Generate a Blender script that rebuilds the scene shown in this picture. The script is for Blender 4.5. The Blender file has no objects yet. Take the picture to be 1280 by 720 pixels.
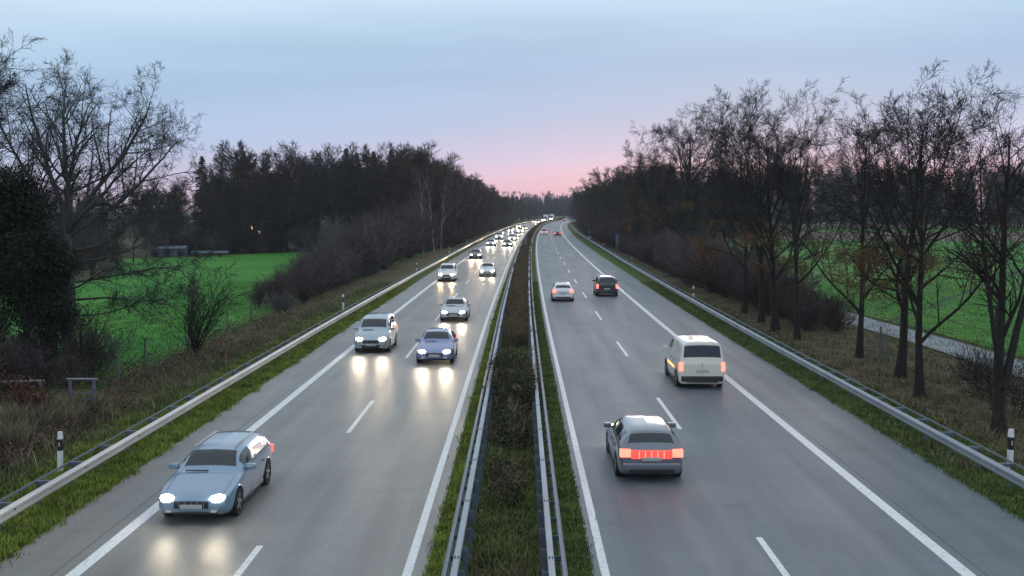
import bpy, bmesh, math, random
import numpy as np
from mathutils import Vector, Matrix, Euler

R = math.radians
random.seed(7)
rng = np.random.default_rng(11)
scene = bpy.context.scene
C = scene.collection

# ------------------------------------------------------------------ camera
F = 1326.0
cam_d = bpy.data.cameras.new('camera')
cam_d.sensor_width = 36.0
cam_d.lens = 36.0 * F / 1280.0
cam_d.clip_start = 0.2
cam_d.clip_end = 8000
cam = bpy.data.objects.new('camera', cam_d)
C.objects.link(cam)
cam.location = (0, 0, 7.5)
cam.rotation_euler = (R(90) - math.atan(98 / F), 0, math.atan(11 / F))
scene.camera = cam

# ------------------------------------------------------------------ exposure
scene.view_settings.view_transform = 'Standard'
scene.view_settings.look = 'None'
scene.view_settings.gamma = 1
scene.view_settings.exposure = 0.12
scene.view_settings.use_curve_mapping = False
scene.render.engine = 'CYCLES'
scene.cycles.use_denoising = True
scene.cycles.max_bounces = 6
scene.cycles.diffuse_bounces = 3
scene.cycles.glossy_bounces = 3
scene.cycles.transparent_max_bounces = 8
scene.cycles.sample_clamp_indirect = 4.0
scene.cycles.filter_width = 1.5

SUN_EL, SUN_AZ = 4.0, 12.0          # just above the horizon, ahead and a little to the right
# ------------------------------------------------------------------ world
world = bpy.data.worlds.new('World')
scene.world = world
world.use_nodes = True
wn = world.node_tree.nodes; wl = world.node_tree.links
wn.clear()
out = wn.new('ShaderNodeOutputWorld')
bg = wn.new('ShaderNodeBackground'); bg.inputs['Strength'].default_value = 0.1
sky = wn.new('ShaderNodeTexSky'); sky.sky_type = 'NISHITA'; sky.sun_disc = False
sky.sun_elevation = R(SUN_EL); sky.sun_rotation = R(SUN_AZ)
tc = wn.new('ShaderNodeTexCoord')
sep = wn.new('ShaderNodeSeparateXYZ'); wl.new(tc.outputs['Generated'], sep.inputs[0])
ramp = wn.new('ShaderNodeValToRGB')
def lin(r, g, b):
    return tuple(((c / 255) / 12.92 if c / 255 <= .04045 else ((c / 255 + .055) / 1.055) ** 2.4) for c in (r, g, b))
stops = [(0.0, (233, 178, 194)), (0.016, (233, 187, 204)), (0.034, (224, 194, 214)), (0.052, (202, 192, 218)), (0.085, (177, 190, 219)),
         (0.13, (165, 191, 222)), (0.17, (178, 206, 231)), (0.21, (196, 219, 238)), (0.45, (210, 225, 240)), (1.0, (214, 228, 242))]
er = ramp.color_ramp.elements
while len(er) > 1: er.remove(er[0])
er[0].position = stops[0][0]; er[0].color = (*lin(*stops[0][1]), 1)
for p, c in stops[1:]:
    e = er.new(p); e.color = (*lin(*c), 1)
# long soft cloud bands lift and drop the height the ramp is read at
mp = wn.new('ShaderNodeMapping'); mp.inputs['Scale'].default_value = (1.1, 1.1, 9.0)
wl.new(tc.outputs['Generated'], mp.inputs[0])
nz = wn.new('ShaderNodeTexNoise'); nz.inputs['Scale'].default_value = 1.6; nz.inputs['Detail'].default_value = 4.5; nz.inputs['Roughness'].default_value = .5
wl.new(mp.outputs[0], nz.inputs[0])
m1 = wn.new('ShaderNodeMath'); m1.operation = 'MULTIPLY_ADD'; m1.inputs[1].default_value = 0.03; m1.inputs[2].default_value = -0.015
wl.new(nz.outputs['Fac'], m1.inputs[0])
zc = wn.new('ShaderNodeMath'); zc.operation = 'ADD'; wl.new(sep.outputs['Z'], zc.inputs[0]); wl.new(m1.outputs[0], zc.inputs[1])
ax = wn.new('ShaderNodeMath'); ax.operation = 'MULTIPLY'; ax.inputs[1].default_value = -0.085; wl.new(sep.outputs['X'], ax.inputs[0])
ax2 = wn.new('ShaderNodeMath'); ax2.operation = 'MAXIMUM'; ax2.inputs[1].default_value = -0.004; wl.new(ax.outputs[0], ax2.inputs[0])
zc2 = wn.new('ShaderNodeMath'); zc2.operation = 'ADD'; wl.new(zc.outputs[0], zc2.inputs[0]); wl.new(ax2.outputs[0], zc2.inputs[1])
wl.new(zc2.outputs[0], ramp.inputs[0])
cl = wn.new('ShaderNodeMapRange'); cl.inputs['From Min'].default_value = .3; cl.inputs['From Max'].default_value = .7
cl.inputs['To Min'].default_value = 9.3; cl.inputs['To Max'].default_value = 10.9
wl.new(nz.outputs['Fac'], cl.inputs['Value'])
sc_ = wn.new('ShaderNodeVectorMath'); sc_.operation = 'SCALE'
wl.new(ramp.outputs[0], sc_.inputs[0]); wl.new(cl.outputs[0], sc_.inputs['Scale'])
mixw = wn.new('ShaderNodeMix'); mixw.data_type = 'RGBA'; mixw.inputs['Factor'].default_value = 0.97
wl.new(sky.outputs[0], mixw.inputs['A']); wl.new(sc_.outputs[0], mixw.inputs['B'])
wl.new(mixw.outputs['Result'], bg.inputs['Color']); wl.new(bg.outputs[0], out.inputs[0])

sun_d = bpy.data.lights.new('sun', 'SUN'); sun_d.energy = 0.5; sun_d.angle = R(18); sun_d.color = (1, .82, .78)
sun = bpy.data.objects.new('sun', sun_d); C.objects.link(sun)
sdir = Vector((math.sin(R(SUN_AZ)) * math.cos(R(SUN_EL)), math.cos(R(SUN_AZ)) * math.cos(R(SUN_EL)), math.sin(R(SUN_EL))))
sun.rotation_euler = sdir.to_track_quat('Z', 'Y').to_euler()

# ------------------------------------------------------------------ road curve
CY = np.array([-60, 0, 60, 120, 178, 235, 300, 370, 430, 500, 570, 640, 740, 900, 1100, 1400], float)
CX = np.array([0, 0, 0.02, .35, .95, 1.8, 3.1, 5.05, 7.0, 9.8, 13.4, 17.9, 26, 44, 75, 135], float)
def pchip(xk, yk, x):
    xk = np.asarray(xk, float); yk = np.asarray(yk, float); x = np.asarray(x, float)
    h = np.diff(xk); sh = (slice(None),) + (None,) * (yk.ndim - 1)
    dl = np.diff(yk, axis=0) / h[sh]
    m = np.zeros_like(yk)
    if len(xk) > 2:
        a, b = dl[:-1], dl[1:]
        with np.errstate(divide='ignore', invalid='ignore'):
            hm = 2 * a * b / (a + b)
        m[1:-1] = np.where(a * b > 0, hm, 0)
    m[0] = dl[0]; m[-1] = dl[-1]
    i = np.clip(np.searchsorted(xk, x) - 1, 0, len(xk) - 2)
    t = ((x - xk[i]) / h[i]); hh = h[i]
    if yk.ndim > 1:
        t = t.reshape(t.shape + (1,) * (yk.ndim - 1)); hh = hh.reshape(t.shape)
    return ((2*t**3-3*t**2+1)*yk[i] + (t**3-2*t**2+t)*hh*m[i] + (-2*t**3+3*t**2)*yk[i+1] + (t**3-t**2)*hh*m[i+1])
def cx(Y): return pchip(CX * 0 + CY, CX, Y)
def head(Y): return math.atan2(float(cx(Y + 1) - cx(Y - 1)), 2.0)    # clockwise from +Y

# ------------------------------------------------------------------ materials
def mat(name, col, rough=.7, metal=0, emit=None, es=0, coat=0, spec=.5, noise=None, bump=0, bscale=20, alpha=1):
    """noise = (scale, colour2, lo, hi, [stretch]) ; procedural variation in object space"""
    m = bpy.data.materials.new(name); m.use_nodes = True
    n = m.node_tree.nodes; l = m.node_tree.links; b = n['Principled BSDF']
    b.inputs['Base Color'].default_value = (*col, 1); b.inputs['Roughness'].default_value = rough
    b.inputs['Metallic'].default_value = metal; b.inputs['Coat Weight'].default_value = coat
    b.inputs['Coat Roughness'].default_value = .08
    b.inputs['Specular IOR Level'].default_value = spec
    if emit: b.inputs['Emission Color'].default_value = (*emit, 1); b.inputs['Emission Strength'].default_value = es
    g = n.new('ShaderNodeNewGeometry'); 
    if noise:
        mpn = n.new('ShaderNodeMapping'); l.new(g.outputs['Position'], mpn.inputs[0])
        if len(noise) > 4: mpn.inputs['Scale'].default_value = noise[4]
        t = n.new('ShaderNodeTexNoise'); t.inputs['Scale'].default_value = noise[0]; t.inputs['Detail'].default_value = 6
        t.inputs['Roughness'].default_value = .65
        l.new(mpn.outputs[0], t.inputs[0])
        r = n.new('ShaderNodeMapRange'); r.inputs['From Min'].default_value = noise[2]; r.inputs['From Max'].default_value = noise[3]
        l.new(t.outputs['Fac'], r.inputs['Value'])
        x = n.new('ShaderNodeMix'); x.data_type = 'RGBA'; x.inputs['A'].default_value = (*col, 1); x.inputs['B'].default_value = (*noise[1], 1)
        l.new(r.outputs[0], x.inputs['Factor']); l.new(x.outputs['Result'], b.inputs['Base Color'])
    if bump:
        t2 = n.new('ShaderNodeTexNoise'); t2.inputs['Scale'].default_value = bscale; t2.inputs['Detail'].default_value = 5
        l.new(g.outputs['Position'], t2.inputs[0])
        bp = n.new('ShaderNodeBump'); bp.inputs['Distance'].default_value = bump
        l.new(t2.outputs['Fac'], bp.inputs['Height']); l.new(bp.outputs[0], b.inputs['Normal'])
    return m
def leafmat(name, c1, c2, c3=None, rough=.7):
    """colour picked per leaf island so clumps read light and dark"""
    m = bpy.data.materials.new(name); m.use_nodes = True
    n = m.node_tree.nodes; l = m.node_tree.links; b = n['Principled BSDF']
    b.inputs['Roughness'].default_value = rough; b.inputs['Specular IOR Level'].default_value = .25
    g = n.new('ShaderNodeNewGeometry'); r = n.new('ShaderNodeValToRGB')
    e = r.color_ramp.elements; e[0].color = (*c1, 1); e[1].color = (*c2, 1)
    if c3: x = e.new(.85); x.color = (*c2, 1); e[2].color = (*c3, 1)
    l.new(g.outputs['Random Per Island'], r.inputs[0])
    t = n.new('ShaderNodeTexNoise'); t.inputs['Scale'].default_value = .9; t.inputs['Detail'].default_value = 3
    l.new(g.outputs['Position'], t.inputs[0])
    mr = n.new('ShaderNodeMapRange'); mr.inputs['From Min'].default_value = .3; mr.inputs['From Max'].default_value = .7
    mr.inputs['To Min'].default_value = .55; mr.inputs['To Max'].default_value = 1.3
    l.new(t.outputs['Fac'], mr.inputs['Value'])
    s = n.new('ShaderNodeVectorMath'); s.operation = 'SCALE'; l.new(r.outputs[0], s.inputs[0]); l.new(mr.outputs[0], s.inputs['Scale'])
    l.new(s.outputs[0], b.inputs['Base Color'])
    return m

def ground_mat(name, cols, scales=(0.35, 6.0), bump=.04, bscale=14, rough=.9, lines=False):
    """three earth / grass tones mixed by a large and a fine noise"""
    m = bpy.data.materials.new(name); m.use_nodes = True
    n = m.node_tree.nodes; l = m.node_tree.links; b = n['Principled BSDF']
    b.inputs['Roughness'].default_value = rough; b.inputs['Specular IOR Level'].default_value = .12
    g = n.new('ShaderNodeNewGeometry')
    def noi(s, d=6, st=(1, 1, 1)):
        mp_ = n.new('ShaderNodeMapping'); mp_.inputs['Scale'].default_value = st; l.new(g.outputs['Position'], mp_.inputs[0])
        t = n.new('ShaderNodeTexNoise'); t.inputs['Scale'].default_value = s; t.inputs['Detail'].default_value = d; t.inputs['Roughness'].default_value = .65
        l.new(mp_.outputs[0], t.inputs[0]); return t.outputs['Fac']
    def mr(v, a, c):
        r = n.new('ShaderNodeMapRange'); r.inputs['From Min'].default_value = a; r.inputs['From Max'].default_value = c; l.new(v, r.inputs['Value']); return r.outputs[0]
    def mx(f, A, B):
        x = n.new('ShaderNodeMix'); x.data_type = 'RGBA'; l.new(f, x.inputs['Factor'])
        for k, v in (('A', A), ('B', B)):
            if isinstance(v, tuple): x.inputs[k].default_value = (*v, 1)
            else: l.new(v, x.inputs[k])
        return x.outputs['Result']
    c = mx(mr(noi(scales[0]), .38, .62), cols[0], cols[1])
    c = mx(mr(noi(scales[1]), .48, .68), c, cols[2])
    if lines:                                    # wheel tracks in the young crop
        s = n.new('ShaderNodeSeparateXYZ'); l.new(g.outputs['Position'], s.inputs[0])
        w = n.new('ShaderNodeMath'); w.operation = 'MULTIPLY_ADD'; l.new(noi(.06, 2), w.inputs[0]); w.inputs[1].default_value = 2.5; l.new(s.outputs['X'], w.inputs[2])
        a = n.new('ShaderNodeMath'); a.operation = 'PINGPONG'; l.new(w.outputs[0], a.inputs[0]); a.inputs[1].default_value = 1.9
        c = mx(mr(a.outputs[0], .2, .05), c, (.03, .045, .028))
        d = n.new('ShaderNodeMath'); d.operation = 'MULTIPLY_ADD'; l.new(s.outputs['Y'], d.inputs[0]); d.inputs[1].default_value = -.62; l.new(w.outputs[0], d.inputs[2])
        a2 = n.new('ShaderNodeMath'); a2.operation = 'PINGPONG'; l.new(d.outputs[0], a2.inputs[0]); a2.inputs[1].default_value = 9.0
        c = mx(mr(a2.outputs[0], .45, .15), c, (.05, .065, .055))
    l.new(c, b.inputs['Base Color'])
    bp = n.new('ShaderNodeBump'); bp.inputs['Distance'].default_value = bump
    l.new(noi(bscale, 4), bp.inputs['Height']); l.new(bp.outputs[0], b.inputs['Normal'])
    return m

def asphalt_mat(name, base, tracks, rlo=.44):
    m = bpy.data.materials.new(name); m.use_nodes = True
    n = m.node_tree.nodes; l = m.node_tree.links; b = n['Principled BSDF']
    tc_ = n.new('ShaderNodeTexCoord'); s = n.new('ShaderNodeSeparateXYZ'); uv = n.new('ShaderNodeUVMap'); l.new(uv.outputs[0], s.inputs[0])
    g = n.new('ShaderNodeNewGeometry')
    def noi(s_, d=6, st=(1, 1, 1), src=None):
        mp_ = n.new('ShaderNodeMapping'); mp_.inputs['Scale'].default_value = st; l.new(src or g.outputs['Position'], mp_.inputs[0])
        t = n.new('ShaderNodeTexNoise'); t.inputs['Scale'].default_value = s_; t.inputs['Detail'].default_value = d; t.inputs['Roughness'].default_value = .6
        l.new(mp_.outputs[0], t.inputs[0]); return t.outputs['Fac']
    def mr(v, a, c, lo=0, hi=1):
        r = n.new('ShaderNodeMapRange'); r.inputs['From Min'].default_value = a; r.inputs['From Max'].default_value = c
        r.inputs['To Min'].default_value = lo; r.inputs['To Max'].default_value = hi; l.new(v, r.inputs['Value']); return r.outputs[0]
    def mul(a, c_):
        q = n.new('ShaderNodeMath'); q.operation = 'MULTIPLY'; l.new(a, q.inputs[0]); l.new(c_, q.inputs[1]); return q.outputs[0]
    v = mr(noi(48, 3), .3, .7, .70, 1.30)                                        # aggregate grain
    v = mul(v, mr(noi(1.0, 5, (1.6, .05, 1), uv.outputs[0]), .3, .7, .86, 1.12))  # long streaks of wear
    v = mul(v, mr(noi(.25, 5), .3, .7, .88, 1.1)); v = mul(v, mr(noi(3.2, 6), .66, .74, 1, .72))
    v = mul(v, mr(noi(.9, 4, (.25, .9, 1), uv.outputs[0]), .55, .72, 1, .86))
    for x0 in tracks:                                                            # polished wheel paths / oil line
        d = n.new('ShaderNodeMath'); d.operation = 'SUBTRACT'; l.new(s.outputs['X'], d.inputs[0]); d.inputs[1].default_value = x0[0]
        a = n.new('ShaderNodeMath'); a.operation = 'ABSOLUTE'; l.new(d.outputs[0], a.inputs[0])
        v = mul(v, mr(a.outputs[0], 0, x0[1], x0[2], 1))
    sc2 = n.new('ShaderNodeVectorMath'); sc2.operation = 'SCALE'; sc2.inputs[0].default_value = base; l.new(v, sc2.inputs['Scale'])
    l.new(sc2.outputs[0], b.inputs['Base Color'])
    l.new(mr(noi(.6, 5, (1.6, .1, 1), uv.outputs[0]), .3, .7, rlo, rlo + .13), b.inputs['Roughness'])
    b.inputs['Specular IOR Level'].default_value = .5
    bp = n.new('ShaderNodeBump'); bp.inputs['Distance'].default_value = .004
    l.new(noi(80, 3), bp.inputs['Height']); l.new(bp.outputs[0], b.inputs['Normal'])
    return m

M = {}
M['asphalt_l'] = asphalt_mat('asphalt_left', (.218, .208, .190), [(-8.3, .4, .9), (-6.7, .4, .9), (-5.05, .4, .9), (-3.3, .4, .92), (-9.62, .05, .5)], .36)  # base lightened and warmed to carry the oncoming headlight glow
M['asphalt_r'] = asphalt_mat('asphalt_right', (.135, .158, .172), [(2.8, .4, .9), (4.5, .4, .9), (6.5, .4, .9), (8.2, .4, .88), (9.55, .05, .5), (10.6, .5, .82)])
M['line'] = mat('road_paint', (.78, .78, .76), .55, noise=(9, (.42, .43, .43), .5, .78), bump=.003, bscale=60)
M['ground'] = ground_mat('ground', [(.055, .062, .028), (.085, .06, .04), (.045, .075, .022)], (.3, 5))
M['verge'] = ground_mat('verge', [(.09, .14, .024), (.07, .115, .02), (.10, .09, .04)], (1.3, 9))
M['litter'] = ground_mat('leaf_litter', [(.13, .09, .06), (.06, .09, .03), (.17, .12, .08)], (.55, 7), .06, 20)
M['median'] = ground_mat('median_soil', [(.06, .06, .03), (.035, .06, .02), (.08, .055, .035)], (.9, 8))
M['field_l'] = ground_mat('pasture', [(.036, .185, .026), (.085, .245, .034), (.032, .12, .022)], (.09, .8), .08, 3)
M['field_r'] = ground_mat('young_crop', [(.038, .175, .024), (.09, .225, .032), (.034, .12, .022)], (.1, 1.1), .08, 3, lines=True)
M['stubble'] = ground_mat('stubble', [(.17, .13, .10), (.12, .10, .08), (.10, .09, .05)], (.08, .6))
M['path'] = mat('path', (.22, .24, .27), .8, noise=(1.2, (.16, .18, .2), .4, .7), bump=.01)
M['steel'] = mat('galvanised', (.40, .43, .46), .5, .6, noise=(.5, (.30, .33, .36), .35, .7))
M['steel_dull'] = mat('galvanised_dull', (.22, .25, .29), .6, .5, noise=(5, (.18, .2, .22), .4, .7))
M['steel_warm'] = mat('galvanised_headlit', (.66, .63, .59), .5, .35, noise=(.5, (.50, .47, .44), .35, .7))  # warm headlight cast put into the steel colour of the left rail
M['post'] = mat('post_steel', (.16, .19, .23), .6, .5, noise=(8, (.09, .11, .13), .4, .7))
M['white'] = mat('white_plastic', (.75, .76, .76), .5)
M['black'] = mat('black_plastic', (.015, .015, .017), .5)
M['refl'] = mat('reflector', (.8, .8, .75), .15, .3)
M['wood'] = mat('weathered_wood', (.13, .135, .13), .85, noise=(6, (.07, .075, .075), .35, .7, (6, 6, .6)))
M['bark'] = mat('bark', (.024, .021, .019), .95, noise=(5, (.045, .042, .036), .45, .7, (2, 2, .5)), bump=.02, bscale=12, spec=.2)
M['bark_pale'] = mat('bark_pale', (.115, .12, .11), .9, noise=(3, (.07, .075, .07), .4, .65, (2, 2, .5)), bump=.02, bscale=12, spec=.2)
M['twig'] = mat('twig', (.030, .025, .023), .9, spec=.2)
M['twig_pale'] = mat('twig_pale', (.05, .05, .048), .9, spec=.2)
M['wood_a'] = mat('wood_twig_grey', (.055, .062, .064), .95, noise=(.15, (.048, .040, .038), .4, .6), spec=.1)
M['wood_b'] = mat('wood_twig_brown', (.078, .052, .045), .95, noise=(.15, (.045, .04, .042), .4, .6), spec=.1)
M['wood_c'] = mat('wood_twig_rust', (.115, .075, .04), .95, noise=(.15, (.07, .06, .045), .4, .6), spec=.1)
M['shrub_p'] = mat('shrub_twig_purple', (.105, .078, .082), .95, noise=(.4, (.07, .055, .055), .4, .6), spec=.1)
M['shrub_b'] = mat('shrub_twig_brown', (.20, .14, .09), .95, noise=(.4, (.13, .10, .06), .4, .6), spec=.1)
M['shrub_d'] = mat('shrub_twig_dark', (.085, .058, .048), .95, noise=(.4, (.05, .04, .035), .4, .6), spec=.1)
M['shrub_g'] = mat('shrub_twig_grey', (.125, .115, .12), .95, noise=(.4, (.08, .07, .065), .4, .6), spec=.1)
M['birch'] = mat('birch_bark', (.38, .36, .34), .8, noise=(4, (.07, .06, .055), .52, .6, (1, 1, 3)))
M['needle'] = leafmat('needles', (.018, .035, .022), (.035, .062, .035))
M['ivy'] = leafmat('ivy', (.008, .013, .009), (.018, .026, .014), (.05, .038, .03), .65)
M['leaf_brown'] = leafmat('brown_leaves', (.10, .055, .025), (.19, .10, .04), (.12, .11, .035))
M['leaf_red'] = leafmat('red_leaves', (.11, .035, .025), (.16, .06, .035))
M['leaf_hedge'] = leafmat('hedge_leaves', (.022, .032, .014), (.055, .06, .024), (.15, .10, .075))
M['grass_y'] = leafmat('grass_headlit', (.12, .19, .022), (.23, .28, .035), (.27, .23, .08))  # lighter yellow-green holds the headlight falling on the left strips
M['grass_g'] = leafmat('grass_green', (.065, .105, .022), (.12, .17, .036), (.24, .18, .10))
M['grass_dry'] = leafmat('grass_dry', (.09, .075, .045), (.22, .18, .11), (.34, .29, .19))
M['litter_leaf'] = leafmat('fallen_leaves', (.05, .03, .025), (.17, .10, .075), (.32, .22, .18))
M['tyre'] = mat('tyre', (.02, .02, .022), .8)
M['rim'] = mat('rim', (.45, .46, .48), .3, .8)
M['glass'] = mat('car_glass', (.015, .02, .025), .06, 0, spec=.7)
M['trim'] = mat('dark_trim', (.02, .02, .022), .45)
M['plate'] = mat('number_plate', (.45, .45, .43), .5)
M['head_w'] = mat('headlamp_white', (.9, .9, .9), .1, emit=(1, .92, .76), es=60)
M['head_y'] = mat('headlamp_warm', (.9, .85, .7), .1, emit=(1, .74, .40), es=55)
M['tail'] = mat('tail_lamp', (.5, .02, .015), .2, emit=(1, .035, .025), es=4)
M['tail_hot'] = mat('brake_lamp', (.6, .03, .02), .2, emit=(1, .09, .06), es=5.5)
M['tail_dim'] = mat('brake_panel', (.6, .04, .03), .2, emit=(1, .075, .06), es=1.3)
M['amber'] = mat('amber_stripe_glow', (.7, .3, .02), .2, emit=(1, .45, .08), es=2)  # for the van's side stripe, no lamp; emission imitates a reflected glow
M['blue'] = mat('sign_blue', (.02, .16, .42), .45)
M['sign_dark'] = mat('sign_back', (.10, .11, .12), .6)
M['win_lit'] = mat('window_lit', (.6, .4, .2), .4, emit=(1, .62, .25), es=1.6)
M['roof'] = mat('roof_tile', (.06, .05, .05), .8)
M['wall'] = mat('house_wall', (.12, .115, .11), .85)
def paint(name, c, metal=.35):
    return mat(name, c, .32, metal, coat=1.0)

# ------------------------------------------------------------------ object helpers
def link(o, parent=None):
    C.objects.link(o)
    if parent is not None: o.parent = parent
    return o
def tag(o, label=None, cat=None, group=None, kind=None):
    if label: o['label'] = label
    if cat: o['category'] = cat
    if group: o['group'] = group
    if kind: o['kind'] = kind
    return o
def thing(name, label, cat, loc=(0, 0, 0), rz=0, group=None):
    o = bpy.data.objects.new(name, None); link(o)
    o.empty_display_size = .3
    o.location = loc; o.rotation_euler = (0, 0, rz)
    return tag(o, label, cat, group)
kids = {}
def dup(root, loc, rz=0, s=1.0, label=None, group=None, parts=None):
    """copy a thing, its parts and their sub-parts; meshes are shared"""
    r = root.copy(); C.objects.link(r); r.location = loc; r.rotation_euler = (0, 0, rz)
    r.scale = (s, s, s) if not isinstance(s, tuple) else s
    if label: r['label'] = label
    if group: r['group'] = group
    for ch in list(root.children):
        c = ch.copy(); C.objects.link(c); c.parent = r
        for g_ in ch.children:
            d = g_.copy(); C.objects.link(d); d.parent = c
    return r

class MB:
    def __init__(s): s.V = []; s.Q = []; s.T = []; s.N = []; s.n = 0
    def add(s, v, q=None, t=None):
        v = np.asarray(v, float).reshape(-1, 3)
        if q is not None and len(q): s.Q.append(np.asarray(q, int).reshape(-1, 4) + s.n)
        if t is not None and len(t): s.T.append(np.asarray(t, int).reshape(-1, 3) + s.n)
        s.V.append(v); s.n += len(v); return s
    def ngon(s, idx): s.N.append([i for i in idx])
    def arrays(s):
        V = np.concatenate(s.V) if s.V else np.zeros((0, 3))
        Q = np.concatenate(s.Q) if s.Q else np.zeros((0, 4), int)
        T = np.concatenate(s.T) if s.T else np.zeros((0, 3), int)
        return V, Q, T
    def join(s, o, mtx=None, loc=(0, 0, 0), rz=0, sc=1.0):
        V, Q, T = o.arrays() if isinstance(o, MB) else o
        c, si = math.cos(rz), math.sin(rz)
        V = V * sc
        V = np.stack([V[:, 0] * c - V[:, 1] * si, V[:, 0] * si + V[:, 1] * c, V[:, 2]], 1) + np.asarray(loc)
        return s.add(V, Q, T)
    def box(s, x0, x1, y0, y1, z0, z1):
        v = [(x, y, z) for x in (x0, x1) for y in (y0, y1) for z in (z0, z1)]
        return s.add(v, [(0, 1, 3, 2), (4, 6, 7, 5), (0, 4, 5, 1), (2, 3, 7, 6), (0, 2, 6, 4), (1, 5, 7, 3)])
    def mesh(s, name, m, smooth=False):
        V, Q, T = s.arrays()
        me = bpy.data.meshes.new(name)
        me.vertices.add(len(V)); me.vertices.foreach_set('co', V.astype(np.float32).ravel())
        nl = len(Q) * 4 + len(T) * 3 + sum(len(x) for x in s.N)
        me.loops.add(nl)
        li = np.concatenate([Q.ravel(), T.ravel()] + [np.array(x) for x in s.N]).astype(np.int32)
        me.loops.foreach_set('vertex_index', li)
        tot = np.concatenate([np.full(len(Q), 4), np.full(len(T), 3), np.array([len(x) for x in s.N], int)]).astype(np.int32)
        me.polygons.add(len(tot))
        st = np.concatenate([[0], np.cumsum(tot)[:-1]]).astype(np.int32)
        me.polygons.foreach_set('loop_start', st)
        try: me.polygons.foreach_set('loop_total', tot)
        except Exception: pass
        me.polygons.foreach_set('use_smooth', np.full(len(tot), smooth))
        me.materials.append(m)
        me.update(calc_edges=True)
        return me
    def build(s, name, m, parent=None, smooth=False, loc=None):
        o = bpy.data.objects.new(name, s.mesh(name, m, smooth))
        link(o, parent)
        if loc is not None: o.location = loc
        return o

def bbox_part(name, m, parent, x0, x1, y0, y1, z0, z1, bev=.02, seg=2):
    """a bevelled block"""
    bm = bmesh.new(); bmesh.ops.create_cube(bm, size=1)
    for v in bm.verts:
        v.co.x = x0 if v.co.x < 0 else x1; v.co.y = y0 if v.co.y < 0 else y1; v.co.z = z0 if v.co.z < 0 else z1
    if bev: bmesh.ops.bevel(bm, geom=list(bm.edges), offset=bev, segments=seg, affect='EDGES', profile=.6)
    me = bpy.data.meshes.new(name); bm.to_mesh(me); bm.free(); me.materials.append(m)
    for p in me.polygons: p.use_smooth = bev > 0
    o = bpy.data.objects.new(name, me); link(o, parent); return o

def strip(mb, x0, x1, z, Y0, Y1, step=6, z2=None):
    n = max(2, int((Y1 - Y0) / step) + 1); Y = np.linspace(Y0, Y1, n); c = cx(Y)
    a = np.stack([c + x0, Y, np.full(n, z)], 1); b = np.stack([c + x1, Y, np.full(n, z if z2 is None else z2)], 1)
    v = np.empty((2 * n, 3)); v[0::2] = a; v[1::2] = b
    i = np.arange(n - 1) * 2
    return mb.add(v, np.stack([i, i + 1, i + 3, i + 2], 1))

def extrude(mb, prof, Y0, Y1, step=4, closed=True, xoff=lambda Y: 0):
    """profile (x, z) swept along the road"""
    n = max(2, int((Y1 - Y0) / step) + 1); Y = np.linspace(Y0, Y1, n); c = cx(Y) + xoff(Y)
    P = np.asarray(prof, float); k = len(P)
    v = np.zeros((n, k, 3)); v[:, :, 0] = c[:, None] + P[None, :, 0]; v[:, :, 1] = Y[:, None]; v[:, :, 2] = P[None, :, 1]
    i = np.arange(n - 1)[:, None] * k; j = np.arange(k if closed else k - 1)[None, :]; j2 = (j + 1) % k
    q = np.stack([i + j, i + j2, i + k + j2, i + k + j], -1).reshape(-1, 4)
    return mb.add(v.reshape(-1, 3), q)

# ------------------------------------------------------------------ the setting
def poly_sheet(name, pts, z, m, kind='structure'):
    bm = bmesh.new(); vs = [bm.verts.new((x, y, z)) for x, y in pts]; f = bm.faces.new(vs)
    if f.normal.z < 0: f.normal_flip()
    bmesh.ops.triangulate(bm, faces=bm.faces)
    me = bpy.data.meshes.new(name); bm.to_mesh(me); bm.free(); me.materials.append(m)
    o = bpy.data.objects.new(name, me); link(o); o['kind'] = kind; return o

poly_sheet('ground', [(-2500, -200), (2500, -200), (2500, 3500), (-2500, 3500)], -.03, M['ground'])
# evening haze: one box of even thin air round the whole scene
hb = MB(); hb.box(-2510, 2510, -210, 3510, -1.03, 34)
hm = bpy.data.materials.new('haze'); hm.use_nodes = True; hn = hm.node_tree.nodes; hn.clear()
ho_ = hn.new('ShaderNodeOutputMaterial'); hv = hn.new('ShaderNodeVolumePrincipled'); hv.inputs['Density'].default_value = 0.00017
hv.inputs['Color'].default_value = (.82, .90, 1, 1); hv.inputs['Anisotropy'].default_value = .3
hm.node_tree.links.new(hv.outputs[0], ho_.inputs['Volume'])
hz = hb.build('haze', hm); hz['kind'] = 'stuff'; hz['label'] = 'thin evening haze over the whole landscape'
scene.cycles.volume_bounces = 0

def road_obj(name, x0, x1, z, m, Y0=-40, Y1=1300):
    n = 260; Y = np.concatenate([np.linspace(Y0, 100, 20), np.linspace(106, Y1, n)]); n = len(Y); c = cx(Y)
    mb = MB(); v = np.empty((4 * n, 3))
    for k, (xx, zz) in enumerate(((x0, z - .12), (x0, z), (x1, z), (x1, z - .12))):
        v[k::4] = np.stack([c + xx, Y, np.full(n, zz)], 1)
    i = np.arange(n - 1) * 4
    mb.add(v, np.concatenate([np.stack([i + k, i + k + 1, i + k + 5, i + k + 4], 1) for k in range(3)]))
    o = mb.build(name, m); o['kind'] = 'structure'
    uvl = o.data.uv_layers.new(name='UVMap'); co = v
    li = np.zeros(len(o.data.loops), np.int32); o.data.loops.foreach_get('vertex_index', li)
    uu = np.stack([co[li, 0] - cx(co[li, 1]), co[li, 1]], 1)
    uvl.data.foreach_set('uv', uu.astype(np.float32).ravel())
    return o
road_obj('left_carriageway', -11.05, -1.95, .03, M['asphalt_l'])
road_obj('right_carriageway', 1.48, 12.15, .03, M['asphalt_r'])
ZL = .034
mk = MB()
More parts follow.
